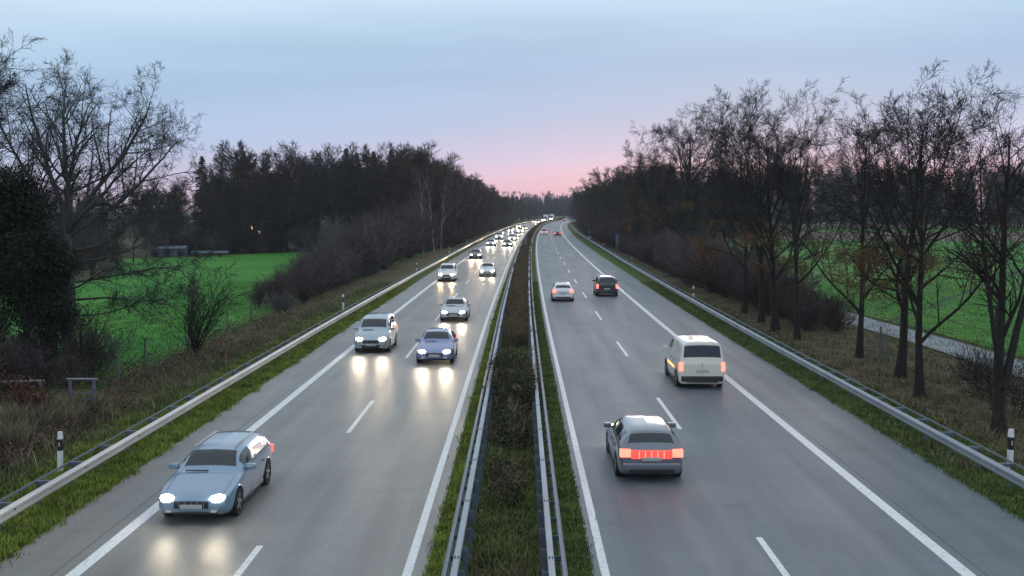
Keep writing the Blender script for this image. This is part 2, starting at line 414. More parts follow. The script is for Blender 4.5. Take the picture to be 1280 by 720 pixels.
for a, b in ((-9.32, -9.02), (-2.43, -2.24), (1.65, 1.83), (9.02, 9.32)):
    strip(mk, a, b, ZL, -40, 1290)
for k in range(-3, 60):
    y = 17.8 + 18 * k; strip(mk, 5.36, 5.51, ZL, y, y + 6, 3)
    y = 17.1 + 18 * k; strip(mk, -5.88, -5.73, ZL, y, y + 6, 3)
mk.build('lane_markings', M['line'])['kind'] = 'structure'
for nm, a, b, m, z in (('left_verge', -17.5, -11.05, 'litter', .0), ('left_grass_strip', -13.6, -11.05, 'verge', .006), ('right_verge', 12.15, 22, 'litter', .0),
                       ('right_grass_strip', 12.15, 14.6, 'verge', .006),
                       ('median', -1.95, 1.48, 'median', .0), ('left_median_grass', -1.95, -1.3, 'verge', .006), ('right_median_grass', .75, 1.48, 'verge', .006)):
    mb = MB(); strip(mb, a, b, z, -40, 1290); mb.build(nm, M[m])['kind'] = 'structure'
poly_sheet('left_field', [(-17.6, 20), (-17.8, 60), (-18.5, 92), (-17, 150), (-16, 196), (-36, 192), (-50, 172), (-60, 160), (-47, 120), (-44, 100), (-60, 60), (-70, 20)], .01, M['field_l'])
poly_sheet('right_field', [(26.0, -30), (25.5, 60), (23.5, 90), (23, 280), (60, 268), (180, 232), (400, 160), (400, -30)], .01, M['field_r'])
poly_sheet('stubble_field', [(23, 280), (60, 268), (180, 232), (400, 160), (600, 300), (300, 345), (24, 385)], .02, M['stubble'])
poly_sheet('far_field', [(24, 385), (300, 345), (600, 300), (600, 420), (24, 440)], .03, M['field_r'])
mb = MB()
pp = [(22.6, -30), (22.3, 46), (22.1, 58), (21.3, 72), (20.9, 100), (21.5, 160)]
for i in range(len(pp) - 1):
    (a, y0), (b, y1) = pp[i], pp[i + 1]
    mb.add([(a, y0, .05), (a + 2.7, y0, .05), (b + 2.6, y1, .05), (b, y1, .05)], [(0, 1, 2, 3)])
mb.build('field_path', M['path'])['kind'] = 'structure'

# ------------------------------------------------------------------ guard rails
def wbeam(side, x):     # side = +1: bulges toward +x
    z = [.44, .46, .50, .545, .575, .615, .645, .69, .73, .75]
    d = [0, .05, .085, .085, .02, .02, .085, .085, .05, 0]
    front = [(x + side * a, b) for a, b in zip(d, z)]
    back = [(x + side * (a - .012), b) for a, b in zip(d, z)][::-1]
    return front + back
def drift_r(Y): return np.interp(Y, [0, 50, 200, 2000], [0, .05, .9, .9])
def drift_l(Y): return np.interp(Y, [0, 60, 150, 2000], [0, 0, .3, .3])

def guardrail(label, kind, x, side, Y0, Y1, dY, matbeam, drift, gap=.2):
    """side: direction of the traffic it faces"""
    g = thing('guardrail', label, 'guardrail', (0, 0, 0), 0, 'guardrails along the motorway')
    mb = MB(); extrude(mb, wbeam(side, x), Y0, Y1, 4, True, drift); mb.build('rail', matbeam, g, False)
    if kind == 'outer':
        mb = MB(); xr = x - side * .42
        extrude(mb, [(xr, .70), (xr + .03, .70), (xr + .03, .755), (xr, .755)], Y0, Y1, 4, True, drift); mb.build('rear_rail', M['steel_dull'], g)
    else:
        mb = MB(); xb = x - side * gap
        b = .066
        extrude(mb, [(xb - b, .70), (xb - b, .80), (xb - b + .012, .815), (xb + b - .012, .815), (xb + b, .80), (xb + b, .70)], Y0, Y1, 4, True, drift)
        mb.build('box_rail', M['steel'], g)
    # one post and one spacer mesh, copied
    if kind == 'outer':
        p = MB(); xp = -side * .36
        p.box(xp - .03, xp + .03, -.045, -.038, -.3, .70); p.box(xp - .03, xp - .024, -.038, .045, -.3, .70); p.box(xp + .024, xp + .03, -.038, .045, -.3, .70)
        p.box(xp - .03, xp + .03, .045, .051, -.3, .70)
        s_ = MB(); a, b2 = sorted((-side * .40, side * .0)); s_.box(a, b2, -.06, .06, .66, .745)
        s_.box(*sorted((-side * .10, -side * .015)), -.05, .05, .45, .655)
    else:
        p = MB(); xp = -side * (gap + .125)
        p.box(xp - .055, xp + .055, -.05, -.043, -.3, .78); p.box(xp - .055, xp - .047, -.043, .05, -.3, .78); p.box(xp + .047, xp + .055, -.043, .05, -.3, .78)
        p.box(xp - .047, xp + .047, -.01, .0, -.3, .78)
        s_ = MB(); a, b2 = sorted((-side * (gap + .07), side * .0)); s_.box(a, b2, -.022, .022, .52, .62)
    pm = p.mesh('post', M['post']); sm = s_.mesh('spacer', M['post'])
    Ys = np.arange(max(Y0, 14.0), Y1, dY)
    far = MB()
    for i, y in enumerate(Ys):
        xx = x + float(cx(y)) + float(drift(y))
        if i < 100:
            o = bpy.data.objects.new('post', pm); link(o, g); o.location = (xx, y, 0)
            if i < 60:
                o = bpy.data.objects.new('spacer', sm); link(o, g); o.location = (xx, y, 0)
            else: far.join(s_, loc=(xx, y, 0))
        elif y < 420:
            far.join(p, loc=(xx, y, 0)); far.join(s_, loc=(xx, y, 0))
    o = far.build('far_posts', M['post'], g); o['kind'] = 'stuff'
    # splice plates with bolts, every 4 m
    pl = MB()
    for y in np.arange(max(Y0, 16.0), 90, 4):
        xx = float(cx(y)) + float(drift(y))
        if kind == 'median':
            xb = xx + x - side * gap
            for dy in (-.06, -.02, .02, .06):
                for dx in (-.03, .03): pl.box(xb + dx - .012, xb + dx + .012, y + dy - .01, y + dy + .01, .8155, .824)
        else:
            xb = xx + x + side * .02
            for dz in (.585, .605): pl.box(xb - .004, xb + .012, y - .03, y + .03, dz - .008, dz + .008)
    o = pl.build('bolts', M['black'], g)
    return g
guardrail('long warm headlit steel guardrail between left grass verge and left hard shoulder', 'outer', -11.72, 1, -20, 900, 2.0, M['steel_warm'], drift_l)
guardrail('long grey steel guardrail along right hard shoulder before the tree row', 'outer', 12.72, -1, -20, 900, 2.0, M['steel'], drift_r)
guardrail('double steel guardrail on left edge of planted median beside oncoming lanes', 'median', -1.40, -1, -20, 700, 1.333, M['steel_dull'], lambda Y: 0 * Y, .165)
guardrail('double steel guardrail on right edge of planted median beside departing lanes', 'median', .80, 1, -20, 700, 1.333, M['steel_dull'], lambda Y: 0 * Y, .22)

# ------------------------------------------------------------------ marker posts, signs, fences
def prism(mb, ring, z0, z1, top_scale=1):
    k = len(ring); v = [(x, y, z0) for x, y in ring] + [(x * top_scale, y * top_scale, z1) for x, y in ring]
    mb.add(v, [(i, (i + 1) % k, k + (i + 1) % k, k + i) for i in range(k)])
    b = mb.n - 2 * k; mb.ngon(list(range(b + k, b + 2 * k))); mb.ngon(list(range(b, b + k))[::-1])
def marker_post():
    t = thing('marker_post', 'white roadside marker post with black band', 'marker post', (0, 0, 0), 0, 'white marker posts along the verges')
    rg = [(-.06, .05), (-.045, -.05), (.045, -.05), (.06, .05)]
    m_ = MB(); prism(m_, rg, -.3, .55); prism(m_, rg, .84, 1.02, .8); m_.build('post', M['white'], t)
    m_ = MB(); prism(m_, [(x * 1.0, y * 1.0) for x, y in rg], .5502, .8398); m_.build('black_band', M['black'], t)
    m_ = MB(); m_.box(-.012, .012, -.058, -.0505, .66, .76); m_.build('reflector', M['refl'], t)
    return t
mp0 = marker_post()
ordn = ['nearest', 'second nearest', 'third nearest', 'fourth nearest', 'fifth nearest']
first = True
MPS = 1.2
for side_, lst in (('left', [(-13.2, 29.8), (-13.2, 78), (-12.6, 124.3), (-12.8, 176), (-12.8, 221.5)]), ('right', [(13.95, 29.9), (14.0, 86.5), (14.0, 138.5), (14.0, 195.6), (14.2, 245)])):
    for k, (x, y) in enumerate(lst):
        lab = f'{ordn[k]} white marker post with black band behind the {side_} guardrail'
        loc = (x + float(cx(y)), y, 0); rz = 0 if side_ == 'right' else .12
        s = 1.25
        if first: mp0.location = loc; mp0.scale = (1.25, 1.25, 1.15); mp0.rotation_euler = (0, .03, rz); mp0['label'] = lab; first = False
        else: dup(mp0, loc, rz, s, lab)

def cyl(mb, p0, p1, r, k=8, r1=None):
    p0 = np.array(p0, float); p1 = np.array(p1, float); return tubes(mb, np.stack([p0, p1])[None], np.array([[r, r if r1 is None else r1]]), k, cap=True)
def tubes(mb, pts, rad, k, cap=False):
    """pts N x n x 3, rad N x n -> tapered tubes"""
    N, n, _ = pts.shape
    t = np.gradient(pts, axis=1); t /= np.linalg.norm(t, axis=2, keepdims=True) + 1e-9
    ref = np.where(np.abs(t[:, :1, 2:3]) > .8, np.array([1., 0, 0]), np.array([0, 0, 1.]))
    u = np.cross(t, np.broadcast_to(ref, t.shape)); u /= np.linalg.norm(u, axis=2, keepdims=True) + 1e-9
    w = np.cross(t, u)
    a = np.arange(k) * 2 * np.pi / k
    v = pts[:, :, None, :] + rad[:, :, None, None] * (np.cos(a)[None, None, :, None] * u[:, :, None, :] + np.sin(a)[None, None, :, None] * w[:, :, None, :])
    b = (np.arange(N) * n * k)[:, None, None] + (np.arange(n - 1) * k)[None, :, None]
    j = np.arange(k)[None, None, :]; j2 = (j + 1) % k
    q = np.stack([b + j, b + j2, b + k + j2, b + k + j], -1).reshape(-1, 4)
    base = mb.n
    mb.add(v.reshape(-1, 3), q)
    if cap:
        for i in range(N):
            mb.ngon([base + i * n * k + x for x in range(k)][::-1]); mb.ngon([base + i * n * k + (n - 1) * k + x for x in range(k)])
    return mb

def sign_thing():
    x, y = 16.6 + .0, 262.0
    t = thing('roadside_sign', 'small blue and white upright sign board on far right verge', 'road sign', (17.0, y, 0))
    m_ = MB(); cyl(m_, (-.25, .05, 0), (-.25, .05, 2.9), .03); m_.build('post', M['steel_dull'], t)
    m_ = MB(); cyl(m_, (.25, .05, 0), (.25, .05, 2.9), .03); m_.build('post', M['steel_dull'], t)
    bbox_part('blue_board', M['blue'], t, -.36, .36, -.02, .01, 1.15, 3.0, .01)
    bbox_part('white_field', M['white'], t, -.24, .24, -.028, -.022, 1.75, 2.35, 0)
    bbox_part('white_board', M['white'], t, -.46, .46, -.02, .01, .45, 1.05, .01)
    t = thing('information_sign', 'tall narrow grey sign with blue field before dark shrubs on right verge', 'road sign', (15.35, 169, 0), .1)
    m_ = MB(); cyl(m_, (-.2, .05, 0), (-.2, .05, 3.6), .03); m_.build('post', M['steel_dull'], t)
    m_ = MB(); cyl(m_, (.2, .05, 0), (.2, .05, 3.6), .03); m_.build('post', M['steel_dull'], t)
    bbox_part('board', M['sign_dark'], t, -.3, .3, -.02, .01, 1.2, 3.65, .01)
    bbox_part('blue_field', M['blue'], t, -.2, .12, -.028, -.022, 2.3, 3.3, 0)
    t = thing('median_sign', 'upright grey brown sign back standing in the median hedge beside oncoming lanes', 'road sign', (-.35 + 1.2, 196, 0))
    m_ = MB(); cyl(m_, (0, .05, 0), (0, .05, 2.7), .04); m_.build('post', M['steel_dull'], t)
    bbox_part('board', mat('panel_brown', (.22, .19, .19), .7), t, -.25, .25, -.02, .01, .9, 2.8, .01)
sign_thing()

def fence_post(x, y, h, label, lean=(0, 0), r=.05, strut=False, group='posts of the left wire fence'):
    t = thing('fence_post', label, 'fence post', (x, y, 0), 0, group)
    m_ = MB(); cyl(m_, (0, 0, -.3), (lean[0], lean[1], h), r, 8, r * .9); m_.build('post', M['wood'], t)
    if strut:
        for sx, sy in strut:
            m_ = MB(); cyl(m_, (sx, sy, -.2), (lean[0] * .85, lean[1] * .85, h * .85), .035, 6); m_.build('strut', M['wood'], t)
    return t
lp = [(-16.6, 43.2, 1.55, (.03, 0), 0), (-17.75, 49.3, 1.5, (.15, 0), 0), (-18.0, 57, 1.4, (0, 0), 0), (-18.05, 64.7, 1.3, (.02, 0), 0), (-18.3, 71.5, 1.5, (0, 0), 0),
      (-18.6, 77, 1.5, (.05, 0), [(-.75, -.2), (.8, .3)]), (-18.86, 84, 1.35, (0, 0), 0), (-19.07, 90.2, 1.35, (0, 0), 0)]
nm = ['grey wooden fence post just right of the gate frame on left verge', 'leaning grey fence post second right of the gate frame by the field',
      'grey fence post half hidden by the bare shrub at the field edge', 'fence post just beyond the bare shrub at the field edge', 'thin grey fence post in front of the braced post on left field edge',
      'fence post braced by two slanting struts on left field edge', 'first fence post beyond the braced post before the dark bushes', 'last fence post beside the dark bushes on left field edge']
for (x, y, h, ln, st), l_ in zip(lp, nm): fence_post(x, y, h, l_, ln, .055, st)
fence_post(17.77, 52.2, 1.75, 'braced fence post with two struts between trees and path on right', (0, 0), .06, [(-.75, .15), (.75, -.25)], 'posts of the right path fence')
fence_post(19.04, 62, 1.7, 'plain grey fence post behind the trees beside the right path', (0, 0), .055, False, 'posts of the right path fence')
def wires(pts, zs, label):
    m_ = MB()
    for z in zs:
        for (a, b), (c_, d) in zip(pts[:-1], pts[1:]):
            q = np.linspace(0, 1, 6)[:, None]; L = np.array([a, b, z]) * (1 - q) + np.array([c_, d, z]) * q
            L[:, 2] -= .04 * np.sin(np.pi * q[:, 0]); tubes(m_, L[None], np.full((1, 6), .004), 3)
    tag(m_.build('fence_wire', M['steel_dull']), label, 'fence wire')
wires([(p[0], p[1]) for p in lp], (.45, .8, 1.15), 'thin wires strung along the left field fence posts')
wires([(17.77, 52.2), (19.04, 62)], (.5, .9, 1.3), 'thin wires between the fence posts beside the right path')

def gate(x0, y0, x1, y1, h, label, rails, mid=False):
    t = thing('gate_frame', label, 'gate frame', (x0, y0, 0), 0, 'tube frames on the left verge')
    dx, dy = x1 - x0, y1 - y0
    for a, b in ((0, 0), (dx, dy)):
        m_ = MB(); cyl(m_, (a, b, -.3), (a, b, h), .06); m_.build('post', M['post'], t)
    m_ = MB(); cyl(m_, (-.12, 0, h + .03), (dx + .12, dy, h + .03), .045); m_.build('top_bar', M['steel_dull'], t)
    for z in rails:
        m_ = MB(); cyl(m_, (0, 0, z), (dx, dy, z), .02); m_.build('rung', M['post'], t)
gate(-16.05, 37.3, -15.2, 37.3, 1.45, 'narrow grey tube frame with rungs beside brown brambles on left verge', (.25, .5, .75, 1.0), True)
gate(-21.6, 38.6, -18.05, 39.4, 1.05, 'long low grey tube rail at the left picture edge before dark ivy', ())

# ------------------------------------------------------------------ vegetation generators
def nrm(a): return a / (np.linalg.norm(a, axis=-1, keepdims=True) + 1e-9)
def grow(P, D, L, n, wob, trop, rg):
    N = len(P); pts = np.empty((N, n + 1, 3)); ds = np.empty((N, n + 1, 3)); pts[:, 0] = P; d = nrm(D); ds[:, 0] = d
    for i in range(n):
        d = nrm(d + rg.normal(0, wob, (N, 3)) + np.array([0, 0, trop])); pts[:, i + 1] = pts[:, i] + d * (L / n)[:, None]; ds[:, i + 1] = d
    return pts, ds
def spawn(pts, ds, rad, L, m, t0, ang, ratio, rg, rr=.62, t1=1.0):
    N, n1, _ = pts.shape; n = n1 - 1
    k = np.repeat(np.arange(N), m); M_ = len(k)
    t = (np.tile((np.arange(m) + .5) / m, N) + rg.uniform(-.5, .5, M_) / m) * (t1 - t0) + t0
    s = np.clip(t * n, 0, n - 1e-4); i = s.astype(int); f = (s - i)[:, None]
    P = pts[k, i] * (1 - f) + pts[k, i + 1] * f; pd = nrm(ds[k, i] * (1 - f) + ds[k, i + 1] * f)
    rp = rad[k, i] * (1 - f[:, 0]) + rad[k, i + 1] * f[:, 0]
    perp = nrm(np.cross(pd, rg.normal(0, 1, (M_, 3))))
    a = np.radians(rg.normal(ang, ang * .22, M_))[:, None]
    D = pd * np.cos(a) + perp * np.sin(a)
    LL = L[k] * ratio * (1.12 - .52 * t) * rg.uniform(.7, 1.25, M_)
    return P, D, LL, np.minimum(rp * rr, rp * .9)
def radii(r0, n, tip=.35, mn=.006):
    q = np.linspace(0, 1, n + 1)[None]
    return np.maximum(r0[:, None] * (1 - q * (1 - tip)), mn)

def leaves(mb, P, size, rg, n_per=1, spread=.3, flat=0.0):
    P = np.repeat(P, n_per, 0) + rg.normal(0, spread, (len(P) * n_per, 3)); N = len(P)
    a = nrm(rg.normal(0, 1, (N, 3)) * np.array([1, 1, 1 - flat])); b = nrm(np.cross(a, rg.normal(0, 1, (N, 3))))
    s = size * rg.uniform(.6, 1.3, N)[:, None]
    v = np.stack([P - a * s, P + b * s * .55, P + a * s, P - b * s * .55], 1)
    mb.add(v.reshape(-1, 3), np.arange(N * 4).reshape(N, 4)); return mb

def bare_tree(seed, H=13, r0=.22, stems=None, limbs=13, sub=(7, 7, 5), mn=.007, wob=.10, t0=.28, ang=46, lr=.5, trop=.045, leafn=0, leafmax=.6, levels=4, lean=(0, 0), k0=8, twig_len=1.0, cloud=None, leaders=None, sang=42):
    """returns dict of MB: trunk, crown, leaves"""
    rg = np.random.default_rng(seed)
    T, B, Lf = MB(), MB(), MB()
    if stems is None: stems = [((0, 0, 0), (lean[0], lean[1], 1), H, r0)]
    P = np.array([s[0] for s in stems], float); D = np.array([s[1] for s in stems], float); L = np.array([s[2] for s in stems], float); r = np.array([s[3] for s in stems], float)
    P[:, 2] -= .25
    pts, ds = grow(P, D, L, 12, wob * .4, .03, rg); rad = radii(r, 12, .12, mn)
    fl = np.array([s[0][2] for s in stems]) < .5; rad[fl, 0] *= 1.6; rad[fl, 1] *= 1.12
    tubes(T, pts, rad, k0)
    if leaders:                                    # several rising leaders instead of one
        m_, a0, a1, lang, lrat = leaders
        P, D, Ll, rl = spawn(pts, ds, rad, L, m_, a0, lang, lrat, rg, .68, a1)
        Ll = np.clip(Ll, .3 * L.max(), .62 * L.max())
        p2, d2 = grow(P, D, Ll, 12, wob * .8, trop * .9, rg); q2 = radii(rl, 12, .15, mn); tubes(T, p2, q2, 7)
        pts = np.concatenate([pts, p2]); ds = np.concatenate([ds, d2]); rad = np.concatenate([rad, q2]); L = np.concatenate([L, Ll])
    P, D, L1, r1 = spawn(pts, ds, rad, L, limbs, t0, ang, lr, rg, .6)
    pts, ds = grow(P, D, L1, 8, wob * 1.2, trop, rg); rad = radii(r1, 8, .25, mn); tubes(T, pts, rad, 6)
    L = L1; tips = []
    for lv in range(levels - 1):
        m_ = sub[min(lv, len(sub) - 1)]
        P, D, L, r = spawn(pts, ds, rad, L, m_, .15, sang, (.5, .52, .6)[min(lv, 2)] * (twig_len if lv == levels - 2 else 1), rg, .6)
        L = np.maximum(L, .25)
        n = (5, 4, 2)[min(lv, 2)]
        pts, ds = grow(P, D, L, n, wob * (.75, .5, .3)[min(lv, 2)], trop * (.8 if lv < 2 else .5), rg); rad = radii(r, n, .4, mn)
        tubes(B, pts, rad, 4 if lv == 0 else 3)
        if lv >= 1: tips.append(pts[:, -1])
    if cloud:                                      # the finest twigs as thin slivers pointing outward and up
        nC, ln, wd = cloud; k = rg.integers(0, len(pts), nC); j = rg.integers(0, pts.shape[1], nC)
        p = pts[k, j]; d = nrm(ds[k, j] + rg.normal(0, .55, (nC, 3)) + np.array([0, 0, .15])); w = nrm(np.cross(d, rg.normal(0, 1, (nC, 3)))) * wd
        e = p + d * (ln * rg.uniform(.5, 1.3, nC))[:, None]
        B.add(np.stack([p - w, p + w, e], 1).reshape(-1, 3), None, np.arange(nC * 3).reshape(nC, 3))
    if leafn:
        tp = np.concatenate(tips); tp = tp[tp[:, 2] < leafmax * H]
        if len(tp):
            tp = tp[rg.integers(0, len(tp), leafn)]; leaves(Lf, tp, .045, rg, 1, .12)
    return T, B, Lf

def tree_thing(name, parts, mats, label, cat, loc, rz=0, s=1.0, group=None):
    t = thing(name, label, cat, loc, rz, group); t.scale = (s, s, s)
    parts[0].build('trunk', mats[0], t, True)
    parts[1].build('crown', mats[1], t)
    if len(parts) > 2 and parts[2].n: parts[2].build('leaves', mats[2], t)
    return t

# --- the row of bare trees on the right verge
kw = dict(mn=.0066, trop=.035, sang=38, wob=.075)
rowv = [bare_tree(101, 12, .23, limbs=10, sub=(6, 5, 4), t0=.2, leafn=3000, leafmax=.5, ang=50, lr=.44, leaders=(4, .35, .7, 28, .72), **kw),
        bare_tree(112, 12, .19, limbs=11, sub=(6, 5, 4), t0=.16, leafn=5500, leafmax=.55, ang=54, lr=.42, leaders=(3, .35, .7, 26, .72), **kw),
        bare_tree(123, 12, .21, limbs=10, sub=(6, 5, 4), t0=.22, leafn=2200, leafmax=.45, ang=48, lr=.44, leaders=(4, .40, .75, 24, .74), **kw),
        bare_tree(104, 13, .2, stems=[((0, 0, 0), (.0, .05, 1), 12.0, .24), ((.1, 0, 2.0), (.34, .1, 1), 9.6, .17), ((-.05, 0, 2.6), (-.28, -.05, 1), 8.8, .12)], limbs=13, sub=(6, 5, 4), t0=.3, leafn=500, leafmax=.99, ang=42, lr=.34, **kw)]
rm = (M['bark'], M['twig'], M['leaf_brown'])
row = [(3, 16.1, 35.4, .93, .2, 'forked bare tree nearest the camera at right edge, twigs with few brown leaves'),
       (1, 16.05, 42.4, .95, .4, 'right of two close slender trees with brown lower leaves, second from right edge'),
       (0, 16.95, 47.2, 1.0, 1.7, 'left of two close slender trees right of the braced fence post'),
       (1, 17.15, 53.6, .97, 3.9, 'bare tree standing alone left of the braced fence post by the path'),
       (2, 15.9, 60.9, .95, 1.0, 'straight bare tree with thick trunk, front of the dense clump on right verge'),
       (0, 15.75, 65.5, 1.1, 4.4, 'second trunk from the front in the dense clump on right verge'),
       (1, 16.0, 70.5, 1.12, 5.2, 'third trunk from the front in the dense clump on right verge'),
       (2, 16.1, 76.5, 1.08, 2.2, 'rearmost trunk of the dense clump beside the purple shrub'),
       (0, 17.6, 118, 1.4, .9, 'broad bare tree left of the clump, spreading over the red leaved shrub'),
       (2, 17.2, 146, 1.15, 3.3, 'smaller bare tree at left end of the row before the dark wood')]
protos = {}
for v, x, y, s, rz, lab in row:
    s *= .94 * (1.0 if y < 56 else .97 if y < 80 else 1.06) if v != 3 else .92
    if v not in protos:
        protos[v] = tree_thing('bare_tree', rowv[v], rm, lab, 'tree', (x + float(cx(y)), y, 0), rz, s, 'tall bare trees along the right verge')
    else: dup(protos[v], (x + float(cx(y)), y, 0), rz, s, lab)

# --- big spreading tree on the left
st = [((0, 0, 0), (.0, 0, 1), 7.3, .30),
      ((0, 0, 6.4), (.35, -.1, 1), 6.9, .17), ((0, 0, 6.7), (-.12, .1, 1), 6.6, .15), ((0, 0, 6.5), (.8, 0, .95), 7.4, .15),
      ((0, 0, 6.2), (1.15, .1, .7), 7.0, .13), ((0, 0, 6.7), (.12, .2, 1), 6.9, .14), ((0, 0, 6.5), (-.6, 0, .9), 6.5, .13), ((0, 0, 6.4), (.9, -.5, .6), 6.2, .11)]
rg = np.random.default_rng(5)
T, B = MB(), MB()
def limbset(stems, tropism, limbs, sub, mn=.008, t0=.2, lr=.42, ang=36):
    P = np.array([s[0] for s in stems], float); D = np.array([s[1] for s in stems], float); L = np.array([s[2] for s in stems], float); r = np.array([s[3] for s in stems], float)
    pts, ds = grow(P, D, L, 12, .09, tropism, rg); rad = radii(r, 12, .15, mn); tubes(T, pts, rad, 8)
    for lv, (m_, n, rt) in enumerate(((limbs, 7, lr), (sub[0], 5, .5), (sub[1], 3, .55), (sub[2], 2, .62))):
        P, D, L, r = spawn(pts, ds, rad, L, m_, t0 if lv == 0 else .12, (ang, 46, 48, 50)[lv], rt, rg, .55); L = np.maximum(L, .2)
        pts, ds = grow(P, D, L, n, (.09, .06, .04, .03)[lv], tropism * .8 + .01, rg); rad = radii(r, n, .35, mn); tubes(T if lv == 0 else B, pts, rad, 5 if lv == 0 else 3)
P0 = np.array([[0, 0, -.2]]); pts, ds = grow(P0, np.array([[0.02, 0, 1.]]), np.array([7.4]), 10, .03, .02, rg)
rad0 = radii(np.array([.34]), 10, .75, .01); rad0[0, 0] *= 1.4; tubes(T, pts, rad0, 10)
limbset(st[1:], .03, 12, (6, 5, 4), mn=.006, ang=42)
low = [((0, 0, 5.6), (1.0, .0, .18), 6.6, .085), ((0, 0, 5.0), (1, -.3, .1), 6.2, .075), ((0, 0, 4.2), (1, .2, .02), 5.8, .07), ((0, 0, 3.4), (1, -.1, .0), 5.4, .06), ((0, 0, 3.9), (.8, -.6, .05), 4.5, .055), ((0, 0, 2.7), (1, .1, .05), 3.8, .045)]
limbset(low, .012, 9, (5, 4, 3), t0=.3, lr=.38, ang=32)
tree_thing('bare_tree', (T, B), (M['bark_pale'], M['twig_pale']), 'large pale barked tree with wide bare limbs reaching over left field', 'tree', (-20.6, 48, 0), 0, 1.0)

# --- a bare crown above the ivy at the left edge, and the ivy-dark evergreen
a = bare_tree(140, 13.5, .22, limbs=14, sub=(7, 6, 4), t0=.35, mn=.009, ang=40)
tree_thing('bare_tree', a, rm, 'bare tree rising behind the dark evergreen at the left edge', 'tree', (-25.2, 50, 0), 0, 1.0)
def leaf_mass(seed, lobes, n, size, shell=.55):
    rg_ = np.random.default_rng(seed); mb = MB(); w = np.array([l[3] * l[4] * l[5] for l in lobes]); w = w ** .75; w /= w.sum()
    k = rg_.choice(len(lobes), n, p=w); lo = np.array(lobes)[k]
    d = nrm(rg_.normal(0, 1, (n, 3))); rr = rg_.uniform(shell, 1.0, n)[:, None] ** .7
    bump = 1 + .22 * np.sin(d[:, :1] * 7 + k[:, None]) * np.cos(d[:, 2:] * 6 + k[:, None] * 2)
    P = lo[:, :3] + d * rr * bump * lo[:, 3:6]
    P[:, 2] = np.maximum(P[:, 2], .05); P[:, :2] += rg_.normal(0, .05, (n, 2))
    leaves(mb, P, size, rg_, 1, .03); return mb
def lobes_in(seed, env, n):
    r_ = np.random.default_rng(seed); L_ = []
    for _ in range(n):
        e = env[int(r_.integers(len(env)))]; d = nrm(r_.normal(0, 1, 3)) * r_.uniform(.3, 1.0); q = r_.uniform(.45, 1.0)
        L_.append((e[0] + d[0] * e[3], e[1] + d[1] * e[4], max(.3, e[2] + d[2] * e[5]), q, q, q * r_.uniform(.7, 1.3)))
    return L_
lob = lobes_in(8, [(0, 0, 2.2, 1.7, 1.7, 2.0), (.2, 0, 5, 1.7, 1.6, 1.8), (-1.7, .5, 7.0, 2.2, 2, 2.2), (-2.8, 0, 3.5, 2.2, 2, 3.5), (-.4, .3, 7.6, 1.2, 1.3, 1.6), (1.3, -.6, 3.0, 1.0, 1.0, 2.6), (1.2, -.6, 5.2, .9, 1.0, 1.2), (-3.4, .2, 8.6, 1.8, 1.4, 2.2)], 190)
a = bare_tree(141, 12.8, .2, limbs=14, sub=(7, 6, 5), t0=.3, mn=.009, ang=40)
tree_thing('bare_tree', a, rm, 'bare dark tree whose crown spreads just above the evergreen at left', 'tree', (-23.6, 46.5, 0), 1.0, .97)
t = thing('evergreen_tree', 'huge dark ivy clad evergreen filling the left picture edge', 'tree', (-20.9, 44.5, 0))
m_ = MB(); cyl(m_, (0, 0, -.2), (0.2, 0, 8), .3, 8, .1); m_.build('trunk', M['bark'], t, True)
leaf_mass(3, lob, 105000, .058, .2).build('crown', M['ivy'], t)
t = thing('evergreen_tree', 'lower dark ivy bush beneath the evergreen at the left edge', 'bush', (-24.6, 42.5, 0))
m_ = MB(); cyl(m_, (0, 0, -.2), (0, 0, 4), .15, 8, .06); m_.build('trunk', M['bark'], t, True)
leaf_mass(4, lobes_in(9, [(0, 0, 3, 2.6, 2, 3.0), (1.2, -.5, 1.5, 2.0, 1.8, 1.9), (-1, 0, 6.0, 2, 2, 1.8)], 70), 50000, .058, .2).build('crown', M['ivy'], t)

# --- shrubs
def shrub(seed, H=3.0, stems=26, spread=.7, sub=(7, 5), mn=.006, leafn=0, mat_leaf=None, wob=.12, r=.022):
    rg_ = np.random.default_rng(seed); B_ = MB(); Lf = MB()
    az = rg_.uniform(0, 2 * np.pi, stems); sp = rg_.uniform(.05, spread, stems)
    D = np.stack([np.cos(az) * sp, np.sin(az) * sp, np.ones(stems)], 1); P = np.stack([np.cos(az) * sp * .35, np.sin(az) * sp * .35, np.full(stems, -.1)], 1)
    L = H * rg_.uniform(.7, 1.1, stems); pts, ds = grow(P, D, L, 7, wob, .01, rg_); rad = radii(np.full(stems, r), 7, .3, mn); S_ = MB(); tubes(S_, pts, rad, 4)
    for lv, m in enumerate(sub):
        P, D, L, rr = spawn(pts, ds, rad, L, m, .12, 36, (.42, .5)[min(lv, 1)], rg_, .6); L = np.maximum(L, .15)
        pts, ds = grow(P, D, L, 3, wob * 1.3, .02, rg_); rad = radii(rr, 3, .4, mn); tubes(B_, pts, rad, 3)
    if leafn:
        tp = pts[:, -1]; tp = tp[rg_.integers(0, len(tp), leafn)]; leaves(Lf, tp, .05, rg_, 1, .1)
    return S_, B_, Lf
def shrub_thing(name, p, mats, label, loc, rz=0, s=1.0, group=None, cat='shrub'):
    t = thing(name, label, cat, loc, rz, group); t.scale = (s, s, s)
    p[0].build('stems', mats[0], t); p[1].build('twigs', mats[1], t)
    if p[2].n: p[2].build('leaves', mats[2], t)
    return t
sh = [shrub(201, 3, 34, .75, (8, 6), .010), shrub(202, 3, 30, .6, (8, 6), .010), shrub(203, 3, 38, .9, (8, 6), .010)]
